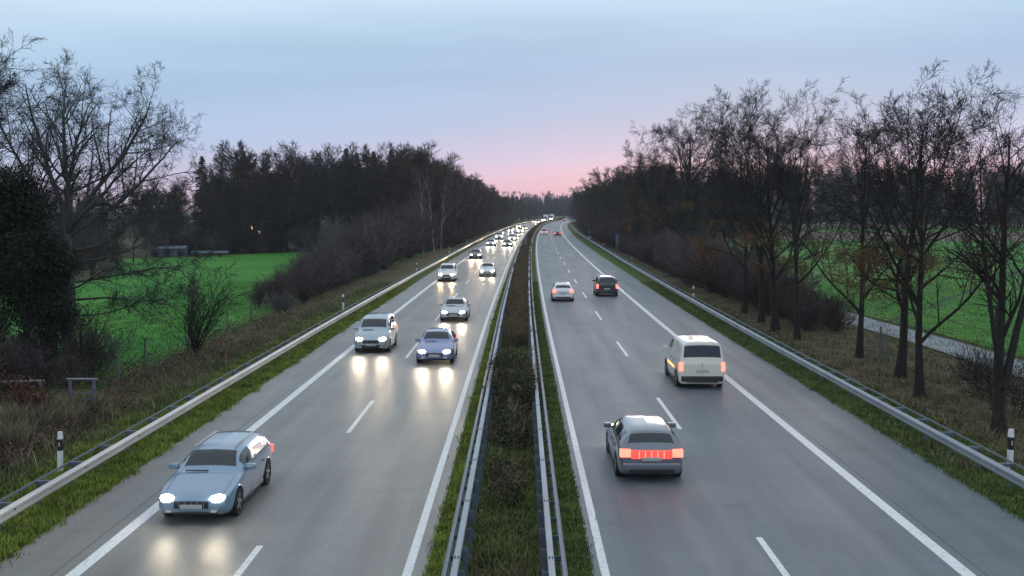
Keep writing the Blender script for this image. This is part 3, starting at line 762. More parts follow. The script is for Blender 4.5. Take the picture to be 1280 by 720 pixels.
# left belt of purple-brown shrubs growing from the field edge into the wood
pr = None; rgs = np.random.default_rng(77)
prs = [shrub_thing('bare_shrub', sh[i], (M[('shrub_p', 'shrub_d', 'shrub_g')[i]], M[('shrub_p', 'shrub_d', 'shrub_g')[i]], M['leaf_red']), 'bare brown shrub in the thicket between left field and guardrail', (0, 0, 0), 0, 1, 'bare shrubs of the left thicket') for i in range(3)]
used = set()
def put(protos_, i, loc, rz, s, label=None, group=None):
    p = protos_[i]
    if (id(protos_), i) not in used:
        used.add((id(protos_), i)); p.location = loc; p.rotation_euler = (0, 0, rz); p.scale = s if isinstance(s, tuple) else (s, s, s)
        if label: p['label'] = label
        if group: p['group'] = group
        return p
    return dup(p, loc, rz, s, label, group)
y = 76.0
while y < 205.0:
    f_ = np.interp(y, [72, 90, 120, 160, 205], [.6, .85, 1.8, 2.4, 2.2])
    for k in range(2 if y > 80 else 1):
        x = rgs.uniform(-18.6, -16.9) - k * 1.9 - (0 if y < 110 else .8)
        s = f_ * rgs.uniform(.6, 1.0); s = (s, s, s * rgs.uniform(.85, 1.45))
        put(prs, int(rgs.integers(3)), (x + float(cx(y)), y + rgs.uniform(-1, 1), 0), rgs.uniform(0, 6), s)
    y += rgs.uniform(2.2, 3.2) * (1 if y < 120 else 1.7)
# single bare shrub on the field edge, sapling by the ivy
p = shrub(220, 4.2, 16, .55, (7, 6), .009, r=.035)
shrub_thing('bare_shrub', p, (M['bark'], M['twig'], M['twig']), 'single many stemmed bare shrub on left field edge behind fence', (-16.7, 53.5, 0))
p = shrub(221, 3.6, 4, .5, (7, 5), .007, r=.04, leafn=260)
shrub_thing('bare_sapling', p, (M['bark'], M['twig'], M['leaf_red']), 'thin sapling with sparse reddish leaves right of dark evergreen', (-18.3, 44.5, 0), cat='sapling')
p = shrub(222, 1.7, 14, .6, (6, 4), .006, leafn=1500)
shrub_thing('red_shrub', p, (M['bark'], M['twig'], M['leaf_red']), 'low red leaved shrub beside the long low tube rail', (-17.3, 36.5, 0))
for k, (x, y, q) in enumerate(((-19.3, 41.5, .75), (-20.6, 40.2, .8), (-22.0, 40.6, .9), (-23.6, 40, .9), (-19.8, 38.6, .5), (-21.6, 42.4, .9), (-18.4, 42.4, .5), (-23.2, 43.6, 1.0), (-19.0, 46.5, .8))):
    put(prs, k % 3, (x, y, 0), k * 1.3, q, 'bare undergrowth shrub at the foot of the dark evergreen on left', 'undergrowth below the left evergreen')
# right hedge line shrubs
prr = [shrub_thing('bare_shrub', shrub(230 + i, 3, 32, .8, (8, 6), .010), (M[('shrub_p', 'shrub_d', 'shrub_g')[i]], M[('shrub_p', 'shrub_d', 'shrub_g')[i]], M['leaf_red']), 'bare shrub in the thicket behind the right guardrail', (0, 0, 0), 0, 1, 'bare shrubs of the right thicket') for i in range(3)]
y = 66.0
while y < 330:
    f_ = np.interp(y, [66, 80, 95, 150, 330], [.7, 1.1, 1.3, 1.6, 2.4])
    for k in range(2):
        x = (17.6 if y < 100 else 17.0) + k * 2.2 + rgs.uniform(-.5, .5)
        put(prr, int(rgs.integers(3)), (x + float(cx(y)) + float(drift_r(y)) * .3, y + rgs.uniform(-1, 1), 0), rgs.uniform(0, 6), f_ * rgs.uniform(.6, 1.15))
    y += rgs.uniform(2.6, 3.8) * np.interp(y, [66, 120, 330], [1, 1.3, 2.4])
p = shrub(240, 3.4, 26, .8, (7, 6), .008, leafn=5500)
shrub_thing('red_shrub', p, (M['bark'], M['twig'], M['leaf_red']), 'dark red leaved shrub under the broad tree on right verge', (17.3, 96, 0), s=1.35)
p = shrub(241, 1.7, 20, .9, (6, 5), .006, r=.014)
o1 = shrub_thing('bare_shrub', p, (M['shrub_p'], M['twig'], M['leaf_red']), 'low bare shrub between path and forked tree at right edge', (18.6, 41.5, 0), 0, 1.2)
dup(o1, (17.9, 38.3, 0), 2.1, 1.15, 'low bare shrub beside the trunk of the forked tree at right edge')
dup(o1, (19.6, 45.5, 0), 4.1, 1.0, 'low bare shrub at the path edge behind the paired slender trees')
dup(o1, (18.4, 34.0, 0), 3.0, 1.0, 'low bare shrub right of the forked tree at the frame edge')

# --- trees of the woods
def wtree(seed, H=17, limbs=20, sub=(8, 6), mn=.022, t0=.12, ang=48, lr=.36, r0=.17, cl=(9000, .75, .022)):
    T_, B_, _ = bare_tree(seed, H, r0, limbs=limbs, sub=sub, mn=mn, t0=t0, ang=ang, lr=lr, levels=3, k0=6, wob=.12, trop=.05, cloud=cl); return T_, B_
wt = [wtree(301), wtree(302, ang=40, lr=.32), wtree(303, t0=.2, lr=.42), wtree(304, t0=.06, lr=.38, limbs=24), wtree(305, t0=.3, ang=36)]
wmats = [('wood_a'), ('wood_b'), ('wood_a'), ('wood_b'), ('wood_c')]
wkind = ['grey branched bare', 'slim brown branched bare', 'broad grey branched bare', 'bushy brown bare', 'narrow rust brown bare']
def wood_protos(place, group):
    return [tree_thing('wood_tree', wt[i], (M['bark'], M[wmats[i]]), f'{wkind[i]} tree {place}', 'tree', (0, 0, 0), 0, 1, group) for i in range(5)]
def conifer(seed, H=17, R0=2.6):
    rg_ = np.random.default_rng(seed); T_ = MB(); B_ = MB(); cyl(T_, (0, 0, -.2), (0, 0, H), .2, 6, .02)
    z = H * .12; rows = []
    while z < H - .2:
        rr = R0 * (1 - z / H) ** .8 * rg_.uniform(.75, 1.15) + .12; m = int(7 + rr * 3); a = rg_.uniform(0, 6.28, m)
        for ai in a:
            L = rr * rg_.uniform(.7, 1.1); rows.append((z + rg_.uniform(-.1, .1), ai, L))
        z += .33
    q = np.array(rows); N = len(q); n = 4; s = np.linspace(0, 1, n + 1)
    P = np.zeros((N, n + 1, 3)); P[:, :, 0] = np.cos(q[:, 1])[:, None] * q[:, 2][:, None] * s; P[:, :, 1] = np.sin(q[:, 1])[:, None] * q[:, 2][:, None] * s
    P[:, :, 2] = q[:, 0][:, None] + q[:, 2][:, None] * (.12 * s - .42 * s ** 2 + .12 * s ** 3)
    tubes(B_, P, np.full((N, n + 1), .02), 3)
    pts = P[:, 1:].reshape(-1, 3)
    nn = 7; Pn = np.repeat(pts, nn, 0); N2 = len(Pn); d = nrm(rg_.normal(0, 1, (N2, 3)) * np.array([1, 1, .45]) + np.array([0, 0, -.25])); w = nrm(np.cross(d, rg_.normal(0, 1, (N2, 3))))
    Ls = rg_.uniform(.2, .42, N2)[:, None]; w = w * .05
    v = np.stack([Pn - w, Pn + w, Pn + d * Ls], 1); B_.add(v.reshape(-1, 3), None, np.arange(N2 * 3).reshape(N2, 3))
    return T_, B_
cf = [conifer(401), conifer(402, 17, 3.2)]
rw = np.random.default_rng(99)
# left wood behind the field (front edge runs from the lane at far left to the road)
LW = wood_protos('in the wood behind the left field', 'trees of the left wood')
LC = [tree_thing('conifer', cf[i], (M['bark'], M['needle']), ('slender' if i == 0 else 'broad') + ' dark conifer rising in the left wood', 'conifer', (0, 0, 0), 0, 1, 'conifers of the left wood') for i in range(2)]
front = [(-62, 170), (-52, 176), (-44, 186), (-34, 195), (-24, 200), (-18, 205)]
fx = [p_[0] for p_ in front]; fy = [p_[1] for p_ in front]
for rowi in range(6):
    x = -57 + rowi * 1.3 - rowi * 3
    while x < -15:
        yy = np.interp(x, fx, fy) + rowi * 6.5 + rw.uniform(-2, 2)
        hh = np.interp(x, [-75, -57, -51, -44, -30, -20, -15], [.55, .66, 1.0, 1.0, 1.02, .96, .92]) * .92 * rw.uniform(.86, 1.08) * (1 + .012 * rowi)
        lim = -15.5 + float(cx(yy))
        if x < lim:
            if rowi in (2, 3) and rw.random() < .3: put(LC, int(rw.integers(2)), (x, yy, 0), rw.uniform(0, 6), hh * 1.0)
            else: put(LW, int(rw.choice([0, 1, 2, 3, 0, 2])), (x, yy, 0), rw.uniform(0, 6), (hh, hh, hh))
        x += rw.uniform(4.2, 6.2) * (1 if rowi < 4 else 1.4)
# understorey at the wood edge
for k in range(26):
    x = rw.uniform(-66, -17); yy = np.interp(x, fx, fy) - rw.uniform(-3, 1)
    put(prs, int(rw.integers(3)), (x, yy, 0), rw.uniform(0, 6), rw.uniform(1.0, 1.7), 'bare shrub at the foot of the wood behind left field', 'shrubs at the edge of the left wood')
# conifer tips that stand above the wood
for px, py, yy in ((434, 186, 215), (447, 191, 220), (468, 190, 225), (490, 187, 222), (548, 201, 255), (559, 211, 262), (498, 193, 232), (254, 196, 188), (573, 216, 275)):
    x = (px - 651) * yy / F; h = 7.5 + (262 - py) * yy / F + .3
    put(LC, 0 if px % 2 else 1, (x, yy, 0), px, h / 17, 'dark conifer whose tip stands above the left wood', 'conifer tips above the left wood')
# left roadside wood along the carriageway, far on
LR = wood_protos('along the left edge of the road far ahead', 'trees of the left roadside wood')
y = 205.0; rowd = 0
while y < 900:
    for k in range(3 if y < 420 else 2):
        x = -16.6 - k * 5.5 + rw.uniform(-1.5, 1.5) + float(cx(y)); s = rw.uniform(.72, 1.0) * (1.0 if y < 400 else np.interp(y, [400, 600, 900], [.95, .8, .7])) * (1 if k else .82)
        put(LR, int(rw.choice([1, 3, 4, 1, 4, 0])), (x, y + rw.uniform(-2, 2), 0), rw.uniform(0, 6), s)
    y += rw.uniform(5, 7.5) * np.interp(y, [200, 400, 900], [1, 1.5, 3])
y = 205.0
while y < 520:
    put(prs, int(rw.integers(3)), (-15.6 + rw.uniform(-.8, .5) + float(cx(y)), y, 0), rw.uniform(0, 6), rw.uniform(1.3, 2.0))
    y += rw.uniform(4, 6) * np.interp(y, [200, 520], [1, 2.4])
# birches with pale trunks in that edge
bt = bare_tree(350, 13, .11, limbs=16, sub=(7, 6), mn=.018, t0=.4, ang=28, lr=.28, levels=3, k0=6)
bp0 = tree_thing('birch_tree', bt, (M['birch'], M['shrub_p']), 'pale trunked birch at the left wood edge beside the road', 'birch', (-17.4 + 1.2, 176, 0), 0, 1, 'pale birches at the left wood edge')
for x, y, s in ((-16, 183, 1.0), (-15.6, 192, .9), (-16.4, 205, 1.1), (-15.3, 218, .95), (-16, 240, 1.05), (-15.4, 262, 1.1), (-15.6, 300, 1.1)):
    dup(bp0, (x + float(cx(y)), y, 0), y, s)
# right roadside wood
RW = wood_protos('in the wood along the right side of the road', 'trees of the right roadside wood')
RC = [tree_thing('conifer', cf[i], (M['bark'], M['needle']), ('slender' if i == 0 else 'broad') + ' dark conifer in the right roadside wood', 'conifer', (0, 0, 0), 0, 1, 'conifers of the right roadside wood') for i in range(2)]
y = 152.0
while y < 620:
    for k in range(3):
        x = 19.5 + k * 6 + rw.uniform(-1.5, 1.5) + float(cx(y)) - (1.5 if y > 300 else 0); s = rw.uniform(.62, .9) * np.interp(y, [150, 250, 620], [.85, 1, 1])
        if k == 1 and rw.random() < .5: put(RC, int(rw.integers(2)), (x, y, 0), rw.uniform(0, 6), s * 1.05)
        else: put(RW, int(rw.choice([0, 1, 2, 3, 4])), (x, y + rw.uniform(-2, 2), 0), rw.uniform(0, 6), s)
    y += rw.uniform(5.5, 8) * np.interp(y, [150, 300, 620], [1, 1.4, 2.5])
# far woods: one mass each
def far_wood(name, label, spots, conif=.4, pick=(0, 1, 2, 3), m2='wood_a'):
    A, B2, Cn = MB(), MB(), MB()
    for x, y, s in spots:
        if rw.random() < conif: Cn.join(cf[int(rw.integers(2))][1], loc=(x, y, 0), rz=rw.uniform(0, 6), sc=s)
        else:
            i = int(rw.choice(pick)); A.join(wt[i][0], loc=(x, y, 0), rz=rw.uniform(0, 6), sc=s); B2.join(wt[i][1], loc=(x, y, 0), rz=rw.uniform(0, 6), sc=s)
    o = B2.build(name, M[m2]); tag(o, label, 'wood', None, 'stuff')
    if A.n: A.build('trunks', M['bark'], o)
    if Cn.n: Cn.build('conifers', M['needle'], o)
    return o
sp = [(x + rw.uniform(-3, 3), 425 + j * 9 + rw.uniform(-3, 3) - .11 * x, (1.22 + .05 * j) * rw.uniform(.85, 1.05)) for j in range(4) for x in np.arange(50, 265, 5.0)]
far_wood('distant_wood', 'far off dark wood across the fields on the right', sp, .45)
sp = [(x + rw.uniform(-5, 5), 960 + j * 14 + rw.uniform(-4, 4), 1.15 * rw.uniform(.85, 1.1)) for j in range(5) for x in np.arange(-130, 110, 4.5)]
far_wood('distant_wood', 'far conifer wood closing the view where the road bends', sp, .75)
sp = [(x + rw.uniform(-3, 3), 225 + j * 9 + rw.uniform(-4, 4) + .3 * x, .60 * rw.uniform(.8, 1.15)) for j in range(3) for x in np.arange(-150, -66, 4.5)]
far_wood('distant_wood', 'low far wood behind the large pale tree on the left', sp, .35)
sp = [(x + rw.uniform(-3, 3), 262 + j * 10 + rw.uniform(-4, 4), .98 * rw.uniform(.8, 1.08)) for j in range(3) for x in np.arange(-74, -22, 4.5)]
far_wood('distant_wood', 'depth of the left wood behind its front trees', sp, .35)
# brown bank of scrub left of the field, behind the big tree
for k in range(34):
    yy = rw.uniform(102, 165); x = np.interp(yy, [100, 120, 165], [-47, -50, -62]) - rw.uniform(0, 16)
    put(prs, int(rw.integers(3)), (x, yy, 0), rw.uniform(0, 6), rw.uniform(.7, 1.5), 'bare brown shrub on the bank left of the green field', 'shrubs on the bank left of the field')
for x, yy, s in ((-55, 150, .5), (-60, 142, .6), (-66, 150, .55), (-72, 160, .6), (-52, 128, .42)):
    put(LW, int(rw.integers(4)), (x, yy, 0), x, s, 'small bare tree on the bank left of the green field', 'small trees on the bank left of the field')

# a house with lit windows in the wood; pale roof by the far field corner
h = thing('house', 'dark house with small lit windows behind the left wood edge', 'house', (-48.8, 193.5, 0), .1)
bbox_part('wall', M['wall'], h, -5, 5, 0, 7, 0, 5, 0)
m_ = MB(); m_.add([(-5.4, -.4, 4.9), (5.4, -.4, 4.9), (5.4, 7.4, 4.9), (-5.4, 7.4, 4.9), (-5.4, 3.5, 8.2), (5.4, 3.5, 8.2)], [(0, 1, 5, 4), (2, 3, 4, 5)], [(0, 4, 3), (1, 2, 5)]); m_.build('roof', M['roof'], h)
for x, z in ((-.35, 3.9), (.75, 3.0), (3, 2.2)): bbox_part('window', M['win_lit'] if x < 2 else M['glass'], h, x, x + .42, -.03, .02, z, z + .6, 0)
s_ = thing('shed', 'low grey blue shed at the far corner of left field', 'shed', (-55.6, 168, 0), .15)
bbox_part('wall', mat('shed_wall', (.10, .125, .15), .7), s_, -2.6, 2.6, 0, 4, 0, 2.1, 0)
m_ = MB(); m_.add([(-2.8, -.3, 2.1), (2.8, -.3, 2.1), (2.8, 4.3, 2.6), (-2.8, 4.3, 2.6), (-2.8, -.3, 2.22), (2.8, -.3, 2.22), (2.8, 4.3, 2.72), (-2.8, 4.3, 2.72)], [(0, 1, 5, 4), (1, 2, 6, 5), (2, 3, 7, 6), (3, 0, 4, 7), (4, 5, 6, 7)]); m_.build('roof', mat('shed_roof', (.13, .16, .19), .6), s_)
bbox_part('door', M['wall'], s_, -.5, .5, -.04, .0, .02, 1.9, 0)
s_.scale = (.8, .8, .62)
for k, (x, y, q) in enumerate(((-55.2, 165.2, .5), (-53.4, 166.0, .42), (-57.4, 165.5, .5), (-51.2, 166.5, .35), (-48.8, 166.4, .3))): put(prs, k % 3, (x, y, 0), k * 1.7, q, 'bare shrub at the foot of the wood behind left field', 'shrubs at the edge of the left wood')
t = thing('farm_trailer', 'low flat grey trailer parked at wood edge beyond field', 'trailer', (-49.5, 168, 0), .1)
bbox_part('bed', mat('trailer_bed', (.16, .2, .25), .6), t, -2.8, 2.8, 0, 1.6, .55, .9, .02)
for x in (-1.8, 1.8):
    m_ = MB(); cyl(m_, (x, -.02, .32), (x, .2, .32), .32, 14); m_.build('wheel', M['tyre'], t)

# ------------------------------------------------------------------ median planting
def hedge_bush(seed, label, x, y, sx, sy, hz, n, cat='bush'):
    t = thing('median_bush', label, cat, (x, y, 0), 0, 'bushes in the median')
    S_, B_, _ = shrub(seed, 1.0, 40, 1.0, (6, 4), .005, r=.012)
    for mb_, nm_ in ((S_, 'stems'), (B_, 'twigs')):
        mb_.V = [v * np.array([sx, sy, hz * 1.1]) for v in mb_.V]; mb_.build(nm_, M['shrub_b'], t)
    lobes = [(0, 0, hz * .5, sx * .7, sy * .75, hz * .48), (sx * .3, -sy * .5, hz * .45, sx * .5, sy * .4, hz * .45), (-sx * .3, sy * .4, hz * .5, sx * .5, sy * .45, hz * .5), (sx*.1, -sy*.75, hz*.35, sx*.6, sy*.3, hz*.35)]
    leaf_mass(seed, lobes, n, .045, .35).build('leaves', M['leaf_hedge'], t)
hedge_bush(501, 'dense dark leafy bush filling the median, nearest the camera', -.3, 41.5, 1.15, 4.2, 1.75, 26000)
hedge_bush(502, 'low brownish leafy bush in front of the dense median bush', -.3, 35.2, .9, 3.2, .8, 7000)
hedge_bush(503, 'small sparse leafy plant low between the median guardrails near the bottom', -.35, 28.5, .6, 2.4, .4, 1800)
mh = [shrub(510 + i, 1.5, 36, .7, (6, 5), .012, r=.014, leafn=500) for i in range(3)]
mhp = [shrub_thing('median_shrub', mh[i], (M['shrub_b'], M['shrub_b'], M['leaf_hedge']), 'brown twiggy shrub in the median hedge between the guardrails', (0, 0, 0), 0, 1, 'shrubs of the median hedge', 'shrub') for i in range(3)]
y = 57.0
while y < 300:
    dens = y > 66
    put(mhp, int(rw.integers(3)), (-.27 + rw.uniform(-.25, .25) + float(cx(y)), y, 0), rw.uniform(0, 6), rw.uniform(.7, .92) * np.interp(y, [50, 70, 110, 300], [.85, .85, .9, 1.0]))
    y += rw.uniform(1.0, 1.5) * np.interp(y, [50, 56, 66, 120, 300], [1.5, 1.3, 1.0, 1.2, 2.4])
A = MB()
for y in np.arange(300, 800, 2.2):
    S_, B_, L_ = mh[int(rw.integers(3))]; A.join(B_, loc=(-.27 + float(cx(y)), y, 0), rz=rw.uniform(0, 6), sc=.85)
tag(A.build('median_hedge', M['shrub_b']), 'far part of the brown hedge in the median', 'hedge', None, 'stuff')

# ------------------------------------------------------------------ grass, brambles, litter
def blades(mb, X, Y, h, w, rg_, lean=.5, follow=True):
    N = len(X); z = np.zeros(N); x = X + (cx(Y) if follow else 0)
    a = rg_.uniform(0, 2 * np.pi, N); d = np.stack([np.cos(a), np.sin(a)], 1); H = h * rg_.uniform(.5, 1.3, N); W = w * rg_.uniform(.7, 1.3, N)
    l1 = d * (H * lean * rg_.uniform(.1, 1, N))[:, None]; pr_ = np.stack([-d[:, 1], d[:, 0]], 1) * W[:, None]
    p = np.stack([x, Y], 1); z0 = np.zeros(N) 
    v = np.stack([np.column_stack([p - pr_, z0]), np.column_stack([p + pr_, z0]), np.column_stack([p + l1 * .45 + pr_ * .7, H * .6]), np.column_stack([p + l1 * .45 - pr_ * .7, H * .6]), np.column_stack([p + l1, H])], 1)
    i = np.arange(N) * 5
    mb.add(v.reshape(-1, 3), np.stack([i, i + 1, i + 2, i + 3], 1), np.stack([i + 3, i + 2, i + 4], 1)); return mb
def scat(x0, x1, y0, y1, n, rg_, thin=True, patch=0):
    Y = y0 + (y1 - y0) * rg_.uniform(0, 1, n) ** (1.7 if thin else 1); X = rg_.uniform(x0, x1, n)
    if patch:
        f_ = np.sin(X * 1.9 + np.sin(Y * .8) * 2) * np.cos(Y * 1.1 + X) + rg_.normal(0, .5, n); k = f_ > patch; X, Y = X[k], Y[k]
    return X, Y
rv = np.random.default_rng(2024)
def clumps(mb, x0, x1, y0, y1, n, m, h, rg_):
    X, Y = scat(x0, x1, y0, y1, n, rg_); k = np.repeat(np.arange(n), m); r_ = rg_.uniform(.06, .17, n)[k]
    blades(mb, X[k] + rg_.normal(0, 1, n * m) * r_, Y[k] + rg_.normal(0, 1, n * m) * r_, h, .011, rg_, 1.3)
mb = MB()
blades(mb, *scat(-13.6, -10.95, 18, 110, 45000, rv), .075, .012, rv, 1.2)
clumps(mb, -13.9, -11.0, 18, 100, 1500, 42, .17, rv)
tag(mb.build('verge_grass', M['grass_y']), 'bright short grass under the left guardrail', 'grass', None, 'stuff')
mb = MB(); blades(mb, *scat(-2.0, -1.2, 17, 110, 24000, rv), .07, .012, rv, 1.2); clumps(mb, -1.82, -1.3, 17, 100, 420, 42, .15, rv)
tag(mb.build('verge_grass', M['grass_y']), 'bright grass strip between oncoming lanes and median guardrail', 'grass', None, 'stuff')
mb = MB(); blades(mb, *scat(.75, 1.52, 17, 110, 26000, rv), .09, .011, rv, 1.0)
blades(mb, *scat(12.0, 14.6, 18, 110, 55000, rv), .10, .012, rv, 1.0)
tag(mb.build('verge_grass', M['grass_g']), 'green grass along both edges of the departing lanes', 'grass', None, 'stuff')
mb = MB(); blades(mb, *scat(-1.1, .55, 17, 34, 26000, rv, True, -.5), .16, .012, rv, 1.1); blades(mb, *scat(-1.1, .55, 45, 80, 16000, rv, True, -1), .22, .014, rv, 1.1)
blades(mb, *scat(-15.2, -13.2, 20, 110, 30000, rv, True, -.3), .2, .012, rv, 1.1)
blades(mb, *scat(-17.4, -15.0, 20, 90, 14000, rv, True, .25), .25, .012, rv, 1.1)
clumps(mb, 12.2, 15.0, 18, 100, 900, 40, .15, rv); clumps(mb, .85, 1.32, 17, 100, 300, 36, .13, rv); clumps(mb, -1.0, .5, 17, 60, 160, 50, .2, rv)
blades(mb, *scat(14.4, 22.3, 24, 90, 30000, rv, True, .1), .14, .013, rv, 1.1)
tag(mb.build('rough_grass', M['grass_g']), 'rough green grass of the banks and the median floor', 'grass', None, 'stuff')
mb = MB(); blades(mb, *scat(-17.6, -13.3, 24, 110, 22000, rv, True, .5), .5, .011, rv, 1.3)
for k in range(60):
    cxk, cyk = rv.uniform(-17.8, -15.2), rv.uniform(28, 38); n = 260
    blades(mb, cxk + rv.normal(0, .16, n), cyk + rv.normal(0, .16, n), .85, .010, rv, 1.2, False)
blades(mb, *scat(14.2, 20, 30, 110, 22000, rv, True, .55), .3, .012, rv, 1.2)
blades(mb, *scat(12.3, 13.6, 30, 110, 5000, rv, True, .8), .3, .012, rv, 1.2)
blades(mb, *scat(-1.1, .5, 20, 60, 2500, rv, True, .7), .35, .01, rv, 1.2)
tag(mb.build('dry_grass', M['grass_dry']), 'tufts of dry straw coloured grass on the banks', 'grass', None, 'stuff')
mb = MB(); M['grass_f'] = leafmat('grass_field', (.035, .15, .022), (.08, .22, .03), (.16, .19, .06))
X, Y = scat(-34, -17.8, 44, 110, 60000, rv, True, -.8); k = X > np.interp(Y, [44, 110], [-26, -40]); blades(mb, X[k], Y[k], .13, .016, rv, 1.2, False)
X, Y = scat(25.8, 44, 44, 110, 60000, rv, True, -.8); blades(mb, X, Y, .11, .016, rv, 1.2, False)
tag(mb.build('field_grass', M['grass_f']), 'longer tufts of green grass over both fields', 'grass', None, 'stuff')
mb = MB(); blades(mb, *scat(21.4, 26, 44, 110, 9000, rv, True, -.2), .2, .014, rv, 1.2, False); tag(mb.build('path_edge_grass', M['grass_g']), 'rough grass along the edges of the right path', 'grass', None, 'stuff')
def leaf_litter(regs, size, m, name, label):
    mb_ = MB()
    for x0, x1, y0, y1, n, zmax, pat in regs:
        X, Y = scat(x0, x1, y0, y1, n, rv, True, pat); P = np.column_stack([X + cx(Y), Y, .02 + zmax * rv.uniform(0, 1, len(X)) ** 1.6])
        leaves(mb_, P, size, rv, 1, .02, .4)
    tag(mb_.build(name, m), label, name.replace('_', ' '), None, 'stuff')
leaf_litter([(-18.4, -14.6, 30, 80, 30000, .6, -.2), (-14.8, -13.4, 26, 80, 2500, .05, 0), (14.4, 22, 28, 90, 34000, .06, -.6), (-1.1, .6, 18, 60, 7000, .22, .2), (-11.9, -11.0, 18, 60, 350, .02, 0), (12.1, 13, 18, 60, 500, .02, 0)], .045, M['litter_leaf'], 'leaf_litter', 'fallen brown leaves and brambles over the banks')
mb = MB()     # bramble canes
n = 1500; X, Y = scat(-18.2, -14.2, 33, 85, n, rv, True); D = np.column_stack([rv.normal(0, .7, n), rv.normal(0, .7, n), np.ones(n)])
pts, ds = grow(np.column_stack([X, Y, np.zeros(n)]), D, rv.uniform(.4, 1.1, n), 5, .2, -.25, rv); tubes(mb, pts, radii(np.full(n, .008), 5, .6, .004), 3)
n = 500; X, Y = scat(-1.0, .5, 20, 60, n, rv, True); D = np.column_stack([rv.normal(0, .5, n), rv.normal(0, .5, n), np.ones(n)])
pts, ds = grow(np.column_stack([X, Y, np.zeros(n)]), D, rv.uniform(.3, .9, n), 5, .2, -.05, rv); tubes(mb, pts, radii(np.full(n, .006), 5, .6, .004), 3)
tag(mb.build('bramble_canes', M['shrub_b']), 'thin brown bramble canes over the banks and median floor', 'brambles', None, 'stuff')

# ------------------------------------------------------------------ vehicles
PROF = {
 # station t, z_low, z_belt, z_top, w, wroof, kind(edge drop e) ; front at t=0
 'hatch': dict(L=4.25, W=1.80, st=[(0, .30, .55, .60, .74, .60, .03), (.035, .22, .64, .70, .90, .74, .03), (.12, .18, .76, .82, .98, .80, .03), (.25, .17, .88, .95, 1.0, .82, .03),
        (.30, .17, .91, 1.0, 1.0, .80, .04), (.44, .17, .94, 1.42, 1.0, .66, .07), (.58, .17, .96, 1.48, 1.0, .66, .07), (.74, .17, .98, 1.46, 1.0, .65, .07), (.86, .18, 1.0, 1.38, .99, .62, .07), (.955, .22, .99, 1.06, .95, .72, .04), (1.0, .32, .80, .86, .84, .68, .03)]),
 'estate': dict(L=4.7, W=1.83, st=[(0, .30, .55, .60, .74, .60, .03), (.035, .22, .64, .70, .90, .74, .03), (.12, .18, .76, .80, .98, .80, .03), (.25, .17, .86, .93, 1.0, .82, .03),
        (.30, .17, .89, .97, 1.0, .80, .04), (.43, .17, .92, 1.38, 1.0, .66, .07), (.58, .17, .94, 1.45, 1.0, .66, .07), (.78, .17, .96, 1.44, 1.0, .65, .07), (.91, .18, .98, 1.38, .98, .62, .07), (.97, .22, .97, 1.04, .94, .74, .04), (1.0, .32, .82, .88, .86, .70, .03)]),
 'sedan': dict(L=4.6, W=1.82, st=[(0, .30, .55, .60, .74, .60, .03), (.035, .22, .64, .70, .90, .74, .03), (.12, .18, .76, .80, .98, .80, .03), (.26, .17, .86, .93, 1.0, .82, .03),
        (.31, .17, .89, .96, 1.0, .80, .04), (.44, .17, .92, 1.37, 1.0, .64, .07), (.56, .17, .93, 1.42, 1.0, .64, .07), (.70, .17, .95, 1.38, 1.0, .62, .07), (.84, .18, .96, 1.03, .99, .76, .04), (.955, .22, .95, 1.0, .95, .76, .03), (1.0, .32, .78, .84, .84, .68, .03)]),
 'suv': dict(L=4.6, W=1.9, st=[(0, .36, .70, .76, .78, .62, .03), (.03, .28, .84, .90, .92, .76, .03), (.10, .25, .98, 1.03, .99, .82, .03), (.24, .24, 1.06, 1.12, 1.0, .84, .03),
        (.29, .24, 1.08, 1.16, 1.0, .82, .04), (.40, .24, 1.10, 1.66, 1.0, .70, .07), (.56, .24, 1.12, 1.73, 1.0, .70, .07), (.78, .24, 1.13, 1.72, 1.0, .69, .07), (.93, .25, 1.13, 1.64, .98, .66, .07), (.975, .28, 1.10, 1.16, .95, .78, .04), (1.0, .38, .9, .96, .88, .72, .03)]),
 'mpv': dict(L=4.4, W=1.83, st=[(0, .32, .62, .68, .76, .62, .03), (.03, .24, .76, .82, .92, .76, .03), (.09, .2, .92, .98, .99, .82, .03), (.18, .19, 1.02, 1.09, 1.0, .84, .03),
        (.22, .19, 1.05, 1.14, 1.0, .82, .04), (.38, .19, 1.08, 1.66, 1.0, .74, .07), (.55, .19, 1.09, 1.80, 1.0, .74, .07), (.80, .19, 1.10, 1.80, 1.0, .74, .07), (.95, .2, 1.10, 1.76, .98, .72, .07), (.985, .24, 1.06, 1.14, .96, .82, .04), (1.0, .34, .9, .96, .9, .76, .03)]),
 'van': dict(L=4.9, W=1.95, st=[(0, .34, .74, .80, .78, .62, .03), (.03, .26, .90, .96, .92, .76, .03), (.08, .22, 1.06, 1.12, .99, .82, .03), (.15, .2, 1.14, 1.21, 1.0, .84, .03),
        (.18, .2, 1.17, 1.26, 1.0, .82, .04), (.33, .2, 1.20, 1.86, 1.0, .80, .07), (.52, .2, 1.20, 1.98, 1.0, .80, .07), (.80, .2, 1.20, 1.98, 1.0, .80, .07), (.965, .2, 1.20, 1.95, .985, .79, .07), (.99, .24, 1.16, 1.25, .97, .86, .04), (1.0, .34, 1.0, 1.06, .93, .8, .03)]),
}
